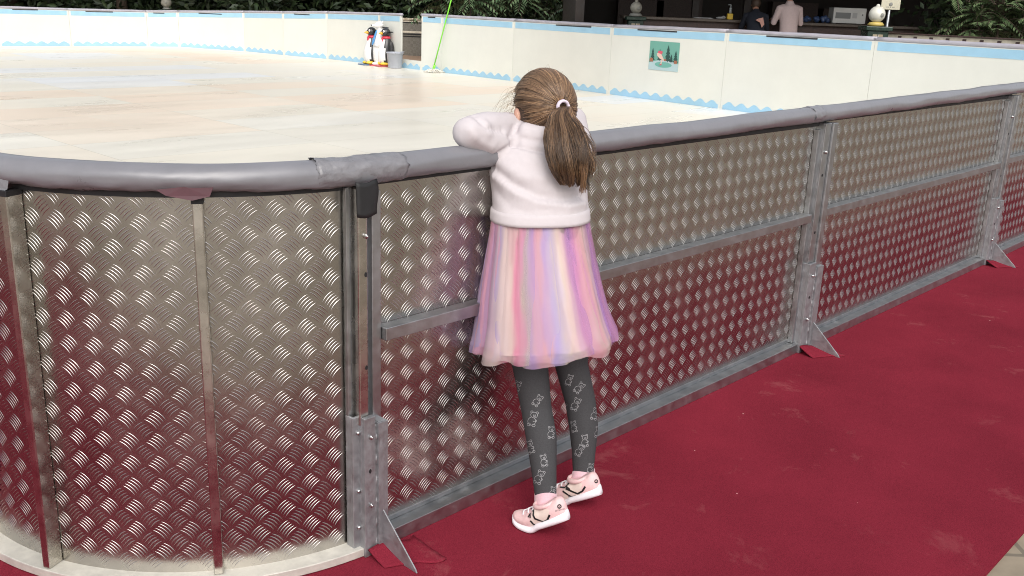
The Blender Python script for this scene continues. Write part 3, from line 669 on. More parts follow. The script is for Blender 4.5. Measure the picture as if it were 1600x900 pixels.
M['pyel2'] = mat('yellow_glaze',(.55,.42,.12),.3); M['sp'] = mat('grey_spot',(.22,.22,.2),.5); M['ballw'] = mat('white_glazed_ball',(.66,.65,.58),.35,0,7,.12); M['ballg'] = mat('grey_stone_ball',(.28,.27,.23),.6,0,12,.3)
pedestal(1368,14.3,aty(1368,41,14.3).z,'dark green tiled pedestal with a white ball beside the bar','ballw')
pedestal(992,17.0,aty(992,26,17).z,'dark pedestal with a grey stone ball at the left end of the bar','ballg',.26,.10,'sp')
pedestal(262,29,aty(262,15,29).z,'pedestal with a grey stone ball in the dark hedge at the far left','ballg',.3,.15,'sp')
# sign on a pole
g = aty(1387,46,14.7); t = thing('pole_sign','cream sign plate on a thin grey pole behind the pedestal','sign',(g.x,14.75,0))
b = MB(); b.tube([(0,0,0),(0,0,2.3)],.022,10); b.build('pole','galv',t)
z0 = aty(1388,15,14.7).z
b = MB(); b.box(-.14,.14,-.035,-.023,z0,z0+.22); b.box(-.14,.14,-.035,-.023,z0+.226,z0+.50); M['cream'] = mat('cream_sign',(.55,.52,.40),.5,0,9,.08); b.build('plate','cream',t,bev=.004)
b = MB(); b.ball((0,-.037,z0+.075),(.028,.004,.028),12,6); 
for k in range(5): b.box(-.06+k*.026,-.045+k*.026,-.0365,-.0355,z0+.03,z0+.042)
b.build('emblem','sp',t)

# ------------------------------------------------------------------ bar pavilion
BY = 17.3
t = thing('bar_counter','long dark brown bar counter under the pavilion','bar counter',(0,BY,0))
xl, xr = aty(978,30,BY).x, aty(1450,36,BY).x; CT = 1.345
b = MB(); b.box(xl,xr,0,.55,0,CT-.05); b.build('front','counter',t)
b = MB(); b.box(xl-.05,xr+.05,-.10,.60,CT-.05,CT); b.build('counter_top','countertop',t,bev=.01)
DECK = .28
b = MB(); b.box(xl+.15,xr+3,BY-.95,BY+5,-.003,DECK); struct(b.build('bar_deck','clay'))
t = thing('bar_pavilion','dark timber pavilion roof and back wall over the bar','pavilion',(0,BY,0))
b = MB(); b.box(xl-.9,xr+4.5,-3.2,6.0,3.05,3.25); b.build('roof','wood',t)  # unseen roof, its overhang run out toward the camera to darken the bar
b = MB(); b.box(xl-.9,xr+4.5,5.0,5.2,0,3.05); b.build('back_wall','wood',t)
b = MB(); b.box(xr+4.3,xr+4.5,-1,5.0,0,3.05); b.build('side_wall','wood',t)
b = MB(); b.box(xl-.9,xl-.75,-0.2,5.0,0,3.05); b.build('side_wall','wood',t)
for px in (1165,1085): 
    x = aty(px,20,BY+1.0).x; b = MB(); b.box(x-.06,x+.06,.9,1.02,0,3.05); b.build('column','wood',t)
for px,h_ in ((1000,.9),(1060,1.2),(1240,1.1),(1320,.8)):
    x = aty(px,20,BY+4.6).x; b = MB(); b.box(x-.5,x+.5,4.5,4.9,0,CT+h_*.35); b.build('back_shelf','darkstone',t)
# things standing on the bar
def onbar(px,dy=.1): g = aty(px,30,BY+dy); return Vector((g.x,BY+dy,CT+.0005))
M['y'] = mat('yellow_soap',(.75,.50,.04),.4); M['clear'] = mat('clear_plastic',(.35,.38,.38),.2); M['w'] = mat('white_enamel',(.55,.55,.53),.45,0,8,.08); M['vent'] = mat('grey_vent',(.17,.18,.18),.5); M['g'] = mat('green_cloth',(.25,.36,.06),.8); M['bl'] = mat('blue_plastic_bag',(.04,.07,.16),.35); M['paper'] = mat('white_paper',(.4,.4,.4),.7)
t = thing('soap_dispenser','yellow soap dispenser with a clear pump standing on the bar','dispenser',onbar(1140))
b = MB(); b.box(-.05,.05,-.04,.04,0,.10); b.build('bottle','y',t,bev=.012)
b = MB(); b.tube([(0,0,.10),(0,0,.20)],.022,10); b.tube([(0,0,.20),(0,0,.25)],.01,8); b.tube([(0,0,.25),(-.045,0,.245)],.009,8); b.build('pump','clear',t)
t = thing('microwave','grey white microwave with a vent panel on the right of the bar','microwave',onbar(1323,.15),R(-4))
b = MB(); b.box(-.28,.28,-.16,.2,.012,.27); b.box(-.24,-.2,-.1,.1,0,.012); b.box(.2,.24,-.1,.1,0,.012); b.build('housing','w',t,bev=.008)
b = MB(); b.box(-.24,.02,-.163,-.1605,.09,.19); b.build('vent','vent',t)
b = MB(); b.box(.05,.13,-.163,-.1605,.10,.19); b.build('door_label','paper',t)
b = MB(); b.ball((.22,-.163,.16),(.012,.008,.012),10,6); b.build('knob','vent',t)
t = onbar(1166); b = MB(); b.ball((0,0,.035),(.075,.06,.036),14,8); b.ball((.05,.01,.03),(.05,.04,.03),12,8); o = link('cloth',fuse(b,.008,3),'g',loc=t); tag(o,'small crumpled yellow green cloth on the bar beside the navy figure','cloth')
o = None
b = MB(); b.box(-.16,.16,-.05,.05,0,.008); b.box(-.14,.18,-.04,.06,.009,.016); o = b.build('paper_stack','paper',loc=onbar(1098),rotz=R(6),bev=.002); tag(o,'flat stack of pale papers left on the bar','papers')
b = MB(); b.ball((0,0,.02),(.09,.06,.022),14,8); b.ball((.05,.02,.03),(.04,.04,.03),12,8); o = link('crumpled_napkin',fuse(b,.008,2),'paper',loc=onbar(1126)); tag(o,'crumpled pale napkin left of the yellow dispenser','napkin')
for k,(px,lab) in enumerate(((1262,'small dark blue plastic bag on the bar right of the white sweater'),(1276,'dark blue plastic bag in the middle of the bar, larger'),(1290,'dark blue plastic bag touching the microwave'))):
    b = MB(); 
    for j in range(6): b.ball((random.uniform(-.06,.06),random.uniform(-.04,.04),.045+random.uniform(0,.05)),random.uniform(.03,.05),10,7)
    o = link('plastic_bag',fuse(b,.009,2),'bl',loc=onbar(px)-Vector((0,0,-.0))); tag(o,lab,'bag','blue bags on the bar')
    zmin = min(v_.co.z for v_ in o.data.vertices); o.location.z = CT-zmin+.0005

# ------------------------------------------------------------------ people at the bar
def person(name_label, cat, loc, yaw, lean, top_m, trouser_m, scale=1.0, hairm='hairbase', arms='fwd', longsleeve=True):
    t = thing('person', name_label, cat, loc, yaw)
    def ring(c, rx, ry, n=18): return [(c[0]+rx*math.cos(a), c[1]+ry*math.sin(a), c[2]) for a in [2*math.pi*j/n for j in range(n)]]
    hip = Vector((0,0,.88)); hl = R(lean)
    def T(h, side=0, fwd=0):   # torso point at height h above hip, leaning toward +y
        return hip+Vector((side, math.sin(hl)*h+fwd*math.cos(hl), math.cos(hl)*h-fwd*math.sin(hl)))
    def tr(h, rx, ry, n=18): return [T(h, rx*math.cos(a), ry*math.sin(a)) for a in [2*math.pi*j/n for j in range(n)]]
    torso = [tr(h,rx,ry) for h,rx,ry in ((-.03,.165,.115),(.08,.155,.11),(.22,.16,.115),(.36,.18,.12),(.46,.175,.10),(.50,.10,.075),(.53,.062,.06))]
    up, lo = [], []
    for s_ in (-1,1):
        sh = T(.44,s_*.17); el = sh+Vector((s_*.07,.05+.06*(lean>20),-.25)); ha = el+Vector((-s_*.06,.22,.06))
        up.append((sh,el,ha))
    # body (skin): head, neck, trunk, arms with hands, legs
    B = [MB().loft([[p*1 for p in r_] for r_ in [tr(h,rx*.88,ry*.88) for h,rx,ry in ((-.03,.165,.115),(.22,.15,.11),(.42,.17,.11),(.50,.08,.07))]]),
         MB().tube([T(.42),T(.56),T(.62,0,.02)],[.055,.05,.05],12)]
    hc = T(.70,0,.03); B.append(MB().ball(hc,(.072,.09,.105))); B.append(MB().ball(hc+Vector((0,.09,-.01)),(.012,.018,.016),8,6))
    for s_ in (-1,1): B.append(MB().ball(hc+Vector((s_*.073,0,-.005)),(.012,.018,.028),8,6))
    for s_,(sh,el,ha) in zip((-1,1),up):
        B.append(MB().tube([sh,el,ha],[.045,.038,.026],10)); B.append(MB().ball(ha+Vector((0,.045,0)),(.04,.05,.018),10,8))
        for k in range(4): B.append(MB().tube([ha+Vector(((k-1.5)*.019,.08,0)),ha+Vector(((k-1.5)*.022,.12,-.004)),ha+Vector(((k-1.5)*.022,.15-.008*abs(k-1.5),-.018))],.009,6))
        B.append(MB().tube([ha+Vector((-s_*.03,.03,0)),ha+Vector((-s_*.055,.065,-.005)),ha+Vector((-s_*.055,.095,-.012))],.010,6))
        B.append(MB().tube([Vector((s_*.09,0,.86)),Vector((s_*.10,.01,.48)),Vector((s_*.10,-.01,.08))],[.075,.055,.04],12))
    link('body',fuse(B,.010,3),'skinb',t)
    c_ = [MB().loft(torso)]
    for s_,(sh,el,ha) in zip((-1,1),up):
        c_.append(MB().tube([T(.46,s_*.10),sh,el]+([ha] if longsleeve else []),[.055,.066,.054]+([.045] if longsleeve else []),12))
    c_.append(MB().tube([T(.47),T(.56)],[.08,.066],14)); 
    c_.append(MB().loft([tr(h,rx,ry) for h,rx,ry in ((-.04,.178,.125),(-.01,.182,.13),(.02,.174,.122))]))
    link('top',fuse(c_,.011,4),top_m,t)
    c_ = [MB().loft([ring((0,0,.76),.165,.12),ring((0,0,.90),.158,.112)])]
    for s_ in (-1,1): c_.append(MB().tube([(s_*.085,0,.86),(s_*.098,.012,.48),(s_*.10,-.01,.06)],[.092,.074,.062],14))
    link('trousers',fuse(c_,.011,4),trouser_m,t)
    h_ = [MB().ball(hc+Vector((0,-.02,.02)),(.083,.092,.108),20,14)]; link('hair',fuse(h_,.009,3),hairm,t)
    for s_ in (-1,1):
        b = MB(); b.ball((s_*.10,.06,.035),(.048,.135,.045),14,8); b.build('shoe','ink',t)
    for s_ in (-1,1):
        b = MB(); b.ball(hc+Vector((s_*.028,.078,.01)),(.011,.008,.007),8,6); b.build('eye','ink',t)
    t.scale = (scale,)*3
    return t
M['pinkwool'] = mat('pale_pink_wool',(.58,.46,.45),.9,0,40,.06,.002,90); M['dark'] = mat('dark_trousers',(.012,.012,.016),.8); M['navy'] = mat('navy_cloth',(.008,.011,.02),.85); M['khaki'] = mat('khaki_trousers',(.32,.25,.17),.85,0,20,.1); M['pinkcloth'] = mat('faded_pink_cloth',(.50,.27,.22),.8)
g = aty(1233,40,BY-.50); p1 = person('person in pale pink wool sweater and dark trousers leaning at the bar','person',(g.x,BY-.50,DECK),R(4),10,'pinkwool','dark',.98)
g = aty(1184,40,BY-.62); p2 = person('person in dark navy top and khaki trousers bent over the bar','person',(g.x-.02,BY-.62,DECK),R(-6),34,'navy','khaki',.92,longsleeve=False)
b = MB(); V = [(.02,-.09,1.22),(.10,-.10,1.24),(.13,-.12,1.12),(.09,-.135,1.06),(.05,-.12,1.15),(-.03,-.10,1.19)]
b.add([(x,y+.08+.0*z,z-.02) for x,y,z in V],[(0,5,4,3,2,1)]); b.build('pink_cloth','pinkcloth',p2,solid=.006)

# ------------------------------------------------------------------ trees and plants
def leaves(n, fn, size, cols, seed, aspect=2.2):
    rg = np.random.default_rng(seed); P = fn(rg, n); n = len(P)
    u = rg.normal(size=(n,3)); u[:,2] = u[:,2]*.7-.25; u /= np.linalg.norm(u,axis=1)[:,None]
    w_ = rg.normal(size=(n,3)); v = np.cross(u,w_); v /= np.linalg.norm(v,axis=1)[:,None]
    s_ = size*rg.uniform(.6,1.35,size=(n,1)); nrm = np.cross(u,v)
    V = np.stack([P, P+u*s_*.5+v*s_/aspect*.5+nrm*s_*.06, P+u*s_, P+u*s_*.5-v*s_/aspect*.5+nrm*s_*.06],1).reshape(-1,3)
    Q = np.arange(n*4).reshape(-1,4); c0, c1 = np.array(cols[0]), np.array(cols[1]); f = rg.uniform(size=(n,1))**1.4
    c_ = c0*(1-f)+c1*f; c_ = np.concatenate([c_,np.ones((n,1))],1); return npmesh('crown',V,Q,np.repeat(c_,4,0),False)
def crown_fn(c, r, clumps, spread, seed):
    rg0 = np.random.default_rng(seed); d = rg0.normal(size=(clumps,3)); d /= np.linalg.norm(d,axis=1)[:,None]; rad = rg0.uniform(.35,1,size=(clumps,1))**.5
    cc = np.array(c)+d*rad*np.array(r)
    def fn(rg, n):
        k = rg.integers(0,clumps,n); q = rg.normal(size=(n,3))*spread*rg.uniform(.6,1.4,size=(clumps,1))[k]; return cc[k]+q
    return fn, cc
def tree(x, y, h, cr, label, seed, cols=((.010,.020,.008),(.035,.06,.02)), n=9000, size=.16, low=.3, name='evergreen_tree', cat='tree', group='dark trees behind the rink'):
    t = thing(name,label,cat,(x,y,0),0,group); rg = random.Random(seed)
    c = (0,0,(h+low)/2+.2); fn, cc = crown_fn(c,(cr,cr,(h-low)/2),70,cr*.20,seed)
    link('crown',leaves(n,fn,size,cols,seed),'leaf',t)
    b = MB(); b.tube([(0,0,0),(.05,.02,h*.3),(-.03,.05,h*.6),(0,0,h*.92)],[.17,.14,.09,.03],10)
    for k in range(8):
        q = cc[rg.randrange(len(cc))]; z = h*rg.uniform(.2,.6); b.tube([(0,0,z),(q[0]*.5,q[1]*.5,(z+q[2])/2+.1),tuple(q)],[.06,.035,.01],6)
    b.build('trunk','bark',t); return t
TL = ['behind the left corner of the rink at the photo edge','second from the left behind the far boards','third from the left behind the stone ball','fourth from the left behind the far boards','left of the penguin figures','above the penguin figures','above the gate opening','above the mop handle','behind the girl, left of the bar','beside the left end of the bar']
for i,px in enumerate((20,105,190,275,360,440,520,600,690,790)):
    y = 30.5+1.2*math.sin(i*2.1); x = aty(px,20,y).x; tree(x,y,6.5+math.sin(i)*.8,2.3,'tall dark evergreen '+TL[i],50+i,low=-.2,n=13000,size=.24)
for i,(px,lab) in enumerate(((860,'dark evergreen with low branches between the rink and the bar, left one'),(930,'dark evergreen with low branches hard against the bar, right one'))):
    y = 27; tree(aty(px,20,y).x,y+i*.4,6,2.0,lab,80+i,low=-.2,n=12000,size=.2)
# one dark hedge as a backing mass
hf = lambda rg,n: np.stack([rg.uniform(-26,4,n), rg.normal(0,.45,n), rg.uniform(0,5.2,n)+rg.normal(0,.2,n)],1)
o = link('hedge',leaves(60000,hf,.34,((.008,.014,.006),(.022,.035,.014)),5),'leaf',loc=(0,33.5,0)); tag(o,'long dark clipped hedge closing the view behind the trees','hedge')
b = MB(); b.box(-26,4,.0,.7,0,5.0); core = b.build('branch_core','bark',o)
# hanging fronds (fatsia-like) near the top
def frond_plant(x, y, z, label, seed, n=16, L=.7, col=((.03,.06,.025),(.08,.13,.06)), name='leafy_shrub', up=.3, lw=.10, stem=True, z0=0, per=9):
    t = thing(name,label,'shrub',(x,y,z0),0,'leafy plants behind the rink'); rg = np.random.default_rng(seed)
    V = []; Q = []; cl = []; sb = MB()
    for k in range(n):
        a = rg.uniform(0,2*math.pi); el = rg.uniform(-.2,1.2)*up*2; dr_ = np.array([math.cos(a)*math.cos(el),math.sin(a)*math.cos(el),math.sin(el)]); l_ = L*rg.uniform(.6,1.2)
        base = np.array([rg.normal(0,.08),rg.normal(0,.08),z-z0+rg.uniform(-.35,.25)]); pts_ = [base+dr_*l_*s_+np.array([0,0,-.45*l_*s_*s_]) for s_ in np.linspace(0,1,per)]
        sb.tube([tuple(p_) for p_ in pts_],.006,4)
        for i_ in range(2,per):
            T_ = pts_[i_]-pts_[i_-1]; T_ /= np.linalg.norm(T_); sd_ = np.cross(T_,[0,0,1]); sd_ /= np.linalg.norm(sd_)+1e-6
            for sg in (-1,1):
                d_ = T_*.75+sd_*sg*.8+np.array([0,0,-.25]); d_ /= np.linalg.norm(d_); ll = lw*3.0*rg.uniform(.7,1.1)*(1-.5*i_/per); wv = np.cross(d_,[0,0,1]); wv /= np.linalg.norm(wv)+1e-6
                p_ = pts_[i_]; m0 = len(V); V += [p_,p_+d_*ll*.5+wv*ll*.16,p_+d_*ll+np.array([0,0,-.1*ll]),p_+d_*ll*.5-wv*ll*.16]; Q.append([m0,m0+1,m0+2,m0+3]); f = rg.uniform(); cl += [[*(np.array(col[0])*(1-f)+np.array(col[1])*f),1]]*4
    link('foliage',npmesh('foliage',V,Q,cl,False),'leaf',t)
    sb.tube([(0,0,0),(.02,0,(z-z0)*.5),(0,0,z-z0)],[.03,.025,.015],8); sb.build('stems','bark',t)
    return t
for i,(px,py,y,lab) in enumerate(((690,8,25.5,'large fronds hanging above the mop handle'),(735,3,25.2,'large hanging fronds right of the mop handle'),(772,12,25.8,'broad hanging fronds left of the girl\'s head'),(815,2,25.4,'green fronds high above the girl\'s head'))):
    g = aty(px,py,y); frond_plant(g.x,y,g.z+.25,lab,30+i,22,.85,((.06,.11,.05),(.15,.22,.11)),lw=.11,name='fatsia_shrub')
for i,(px,py,y,lab) in enumerate(((895,18,24,'spiky green plant behind the boards, left of two'),(925,20,24.3,'spiky green plant behind the boards, right of two'))):
    g = aty(px,py,y); frond_plant(g.x,y,g.z-.1,lab,40+i,30,.55,((.03,.06,.03),(.08,.12,.07)),lw=.07,name='spiky_shrub',up=.7)
for i,(px,py,y,lab) in enumerate(((1508,22,14.6,'leafy plant at the left of the clump on the right'),(1535,8,14.9,'tall leafy plant in the right clump'),(1562,30,14.2,'bright arching plant low in the right clump'),(1588,15,14.4,'leafy plant at the right edge of the photo'),(1530,40,14.3,'low arching plant just behind the tiled wall'),(1612,30,14.0,'leafy plant cut by the right edge of the photo'))):
    g = aty(px,py,y); frond_plant(g.x,y,g.z,lab,60+i,34,.42,((.05,.09,.035),(.16,.22,.10)),lw=.055,name='arching_plant',up=.6,per=11)
tree(aty(1560,0,17).x,17,4.5,1.3,'loose green tree behind the plants at the right edge',90,((.02,.04,.015),(.06,.10,.04)),n=7000,size=.14,low=.2,name='garden_tree')

# ================================================================== the girl
girl = thing('person','girl with a ponytail in white sweater and pastel tulle skirt leaning on the padded rail','person',F(.50,.22))
GI = Matrix.Translation(-girl.location)
def glink(name, me, m, parent=None, **k):      # geometry is made in world coordinates; move it to the girl's origin
    me.transform(GI if parent is None or parent is girl else GI); o = link(name, me, m, parent or girl, **k); return o
YT = R(22); TR = Vector((math.cos(YT), math.sin(YT),0)); TF = Vector((-math.sin(YT), math.cos(YT),0))
def tring(pl, pr, py, Y, bdep, n=40, grow=0):
    l, r_ = aty(pl,py,Y), aty(pr,py,Y); c = (l+r_)/2; e = (r_-l).length/2+grow; bb = bdep+grow
    a = math.sqrt(max(1e-6,e*e-(bb*math.sin(YT))**2))/math.cos(YT)
    return c, a, bb
def tpts(c,a,bb,n=40,pw=1): return [c+TR*(a*math.copysign(abs(math.cos(t))**pw,math.cos(t)))+TF*(bb*math.copysign(abs(math.sin(t))**pw,math.sin(t))) for t in [2*math.pi*j/n for j in range(n)]]
TORSO = [(770,920,340,2.625,.098),(770,919,318,2.64,.098),(768,918,295,2.655,.098),(765,917,265,2.67,.097),(766,914,243,2.685,.092),(776,908,224,2.70,.082),(796,896,210,2.715,.068),(816,884,201,2.725,.052)]
shL, shR = aty(795,232,2.69), aty(896,236,2.73)
elL, elR = F(.305,.006,1.110), F(.800,-.012,1.124)
wrL, wrR = F(.565,-.030,1.118), F(.545,-.062,1.115)
def mid(a,b,t): return a+(b-a)*t
# ---- body under the clothes: one continuous surface
HY = R(27); HC = aty(850,167,2.745); HR = Vector((math.cos(HY),math.sin(HY),0)); HF0 = Vector((-math.sin(HY),math.cos(HY),0))
tilt = R(-9); HF = HF0*math.cos(tilt)+Vector((0,0,1))*math.sin(tilt); HU = HR.cross(HF)
HX = Matrix((HR,HF,HU)).transposed().to_4x4(); HX.translation = HC
B = [MB().loft([tpts(c,a*.78,b_*.76,24) for c,a,b_ in [tring(*q) for q in TORSO]]),
     MB().tube([aty(850,215,2.73),mid(aty(850,215,2.73),HC,.6),HC],[.045,.040,.045],14),
     MB().ball((0,0,0),(.072,.085,.088),24,18,X=HX), MB().ball((0,.022,-.045),(.052,.060,.048),18,12,X=HX),
     MB().ball((0,.088,-.015),(.0085,.012,.013),10,8,X=HX), MB().ball((0,.082,-.048),(.017,.008,.005),10,6,X=HX), MB().ball((0,.082,-.055),(.015,.008,.005),10,6,X=HX)]
for s_ in (-1,1):
    B.append(MB().ball((s_*.084,.004,-.022),(.010,.016,.024),12,10,X=HX))
HIPC = aty(852,430,2.63)
B.append(MB().loft([tpts(HIPC+Vector((0,0,dz)),a,b_,24) for dz,a,b_ in ((-.10,.09,.07),(-.05,.118,.09),(.05,.115,.088),(.16,.105,.08))]))
legL = [aty(818,500,2.63),aty(829,575,2.605),aty(838,638,2.575),aty(846,685,2.535),aty(850,735,2.49),aty(853,778,2.462)]
legR = [aty(892,505,2.67),aty(893,570,2.66),aty(907,628,2.655),aty(912,668,2.64),aty(912,708,2.625),aty(911,742,2.612)]
rL = [.066,.0525,.0455,.0455,.037,.0315]; rR = [.062,.050,.0465,.0445,.036,.0315]
B.append(MB().tube([HIPC+Vector((-.045,0,-.02))]+legL,[.07]+[r_*.92 for r_ in rL],14)); B.append(MB().tube([HIPC+Vector((.05,.01,-.02))]+legR,[.07]+[r_*.92 for r_ in rR],14))
B.append(MB().tube([shL+Vector((.01,.035,-.022)),elL+D*.01,mid(elL,wrL,.5),wrL],[.024,.032,.028,.020],12)); B.append(MB().tube([shR+Vector((-.01,.03,-.02)),elR-D*.03,mid(elR,wrR,.5),wrR],[.028,.032,.028,.020],12))
def hand(w0, d_, nrm, thumb):      # palm and five bent fingers
    d_ = d_.normalized(); nrm = (nrm-d_*nrm.dot(d_)).normalized(); sd_ = d_.cross(nrm); out = []
    out.append(MB().tube([w0-d_*.01,w0+d_*.022,w0+d_*.052],[.019,.025,.024],12,flat=.55 if abs(nrm.z) > .5 else 1))
    for k,ln in enumerate((.040,.048,.045,.034)):
        b0 = w0+d_*.048+sd_*((k-1.5)*.0125); p1_ = b0+d_*ln*.45+sd_*(k-1.5)*.002; p2_ = p1_+d_*ln*.33-nrm*ln*.22; p3_ = p2_+d_*ln*.12-nrm*ln*.32
        out.append(MB().tube([b0-d_*.012,b0,p1_,p2_,p3_],[.0065,.0068,.0062,.0056,.0045],8))
    t0 = w0+d_*.014+sd_*thumb*.020; out.append(MB().tube([t0-sd_*thumb*.010,t0+sd_*thumb*.012+d_*.012,t0+sd_*thumb*.016+d_*.030,t0+sd_*thumb*.010+d_*.042-nrm*.006],[.008,.0078,.007,.0055],8))
    return out
B += hand(wrL, D, Vector((0,0,1))-N*.2, 1); B += hand(wrR, -D-N*.15, Vector((0,0,1)), -1)
glink('body',fuse(B,.0042,4,.5),'skin')
for s_ in (-1,1):
    b = MB(); b.ball((s_*.030,.079,.004),(.0115,.006,.0075),14,8,0,HX); b.ball((s_*.031,.0845,.004),(.0055,.002,.0058),12,6,1,HX); me = b.mesh('eye'); glink('eye',me,['pwhite','ink'])
# ---- tights with bear print
T_ = [MB().tube([HIPC+Vector((-.04,0,.02))]+legL,[.085]+rL,24), MB().tube([HIPC+Vector((.045,.01,.02))]+legR,[.085]+rR,24), MB().loft([tpts(HIPC+Vector((0,0,dz)),a,b_,24) for dz,a,b_ in ((-.09,.10,.08),(-.04,.128,.10),(.06,.122,.095),(.17,.110,.085))])]
tm = fuse(T_,.0055,5,.5)
def bvh_of(me): return BVHTree.FromPolygons([v.co.copy() for v in me.vertices],[tuple(p.vertices) for p in me.polygons])
tb_ = bvh_of(tm)
def printed(bvh, lines, wpx, Yref, mi=0, off=.0006, eye=None, target=None):
    """lay thin ink ribbons on a surface along 2-D strokes"""
    b = MB(); o = Vector((0,0,EYE)) if eye is None else eye
    for ln in lines:
        dense = []
        for i in range(len(ln)-1):
            k = max(1,int(math.hypot(ln[i+1][0]-ln[i][0],ln[i+1][1]-ln[i][1])/1.1))
            for j in range(k): dense.append((ln[i][0]+(ln[i+1][0]-ln[i][0])*j/k, ln[i][1]+(ln[i+1][1]-ln[i][1])*j/k))
        dense.append(ln[-1]); hits = []
        for (x,y) in dense:
            d_ = ray(x,y).normalized() if target is None else target(x,y)
            h,nr,_,_ = bvh.ray_cast(o,d_)
            if h is None or nr.dot(d_) > -.12 or (eye is not None and nr.dot((h-Vector((0,0,EYE))).normalized()) < .1): hits.append(None)
            else: hits.append((h,nr))
        i = 0
        while i < len(hits):
            j = i
            while j < len(hits) and hits[j] is not None and (j == i or (hits[j][0]-hits[j-1][0]).length < .02): j += 1
            seg = hits[i:j]
            if len(seg) > 1:
                V = []; w_ = wpx*Yref/FPX/2
                for k in range(len(seg)):
                    tg = (seg[min(k+1,len(seg)-1)][0]-seg[max(k-1,0)][0]); tg = tg.normalized() if tg.length > 1e-9 else Vector((1,0,0)); sd_ = seg[k][1].cross(tg).normalized(); c_ = seg[k][0]+seg[k][1]*off
                    V += [c_+sd_*w_, c_-sd_*w_]
                b.add(V,[(2*k,2*k+1,2*k+3,2*k+2) for k in range(len(seg)-1)],mi,True)
            i = max(j,i+1)
    return b
def bear(cx, cy, s_, rot, kind=0):
    def P(pts_): ca, sa = math.cos(rot), math.sin(rot); return [(cx+(x*ca-y*sa)*s_, cy+(x*sa+y*ca)*s_) for x,y in pts_]
    def circ(x,y,rx,ry,a0=0,a1=360,n=12): return [(x+rx*math.cos(R(a0+(a1-a0)*k/n)), y+ry*math.sin(R(a0+(a1-a0)*k/n))) for k in range(n+1)]
    L_ = [circ(.1,-.52,.36,.30), circ(-.17,-.80,.13,.12,100,350,8), circ(.38,-.78,.13,.12,190,440,8), circ(-.05,.15,.40,.42,-60,250,16), circ(-.30,.52,.17,.15), circ(.20,.55,.17,.14), circ(.24,.05,.20,.12,-90,150,8), circ(.14,-.44,.12,.08), [(.02,-.6),(.04,-.58)], [(.22,-.6),(.24,-.58)]]
    return [P(q) for q in L_]
bl = []
for (x,y,s_,a) in ((807,607,13,.2),(839,627,12,.5),(832,656,15,.15),(861,677,12,-.1),(829,700,13,-.4),(850,721,12,-.3),(842,747,14,.3),(863,770,11,.1),(878,640,12,.3),(812,735,11,.1),(847,597,0.1,.2),
                   (904,607,12,.6),(899,633,13,.3),(929,648,12,.2),(897,668,11,-.3),(914,690,12,-.2),(905,705,12,.4),(922,733,10,.1),(934,676,11,0),(889,595,11,.2)):
    if s_ > 1: bl += bear(x,y,s_,a)
pr = printed(tb_,bl,.7,2.7,1)
# strokes on the sides and front that this viewpoint does not see
for ex in (Vector((-2.6,2.2,.5)),Vector((2.6,3.0,.5)),Vector((0,5.2,.5))):
    for (cx_,cz_) in [(k,z_) for k in (0,1) for z_ in (.16,.24,.33,.42)]:
        c_ = (legL[3] if k == 0 else legR[3]) if False else (legL[3] if cx_ == 0 else legR[3]); c_ = Vector((c_.x,c_.y,cz_)); dd = (c_-ex).normalized(); sd_ = dd.cross(Vector((0,0,1))).normalized(); up_ = sd_.cross(dd)
        q = printed(tb_,bear(0,0,12,random.uniform(-.5,.5)),.85,2.7,1,eye=ex,target=lambda x,y: (c_+sd_*x*.0018-up_*y*.0018-ex).normalized())
        pr.add(q.v,q.f,1,True)
bm_ = MB(); bm_.add([v.co for v in tm.vertices],[tuple(p.vertices) for p in tm.polygons],0,True); bm_.add(pr.v,pr.f,1,True)
glink('tights',bm_.mesh('tights'),['tights','print'])
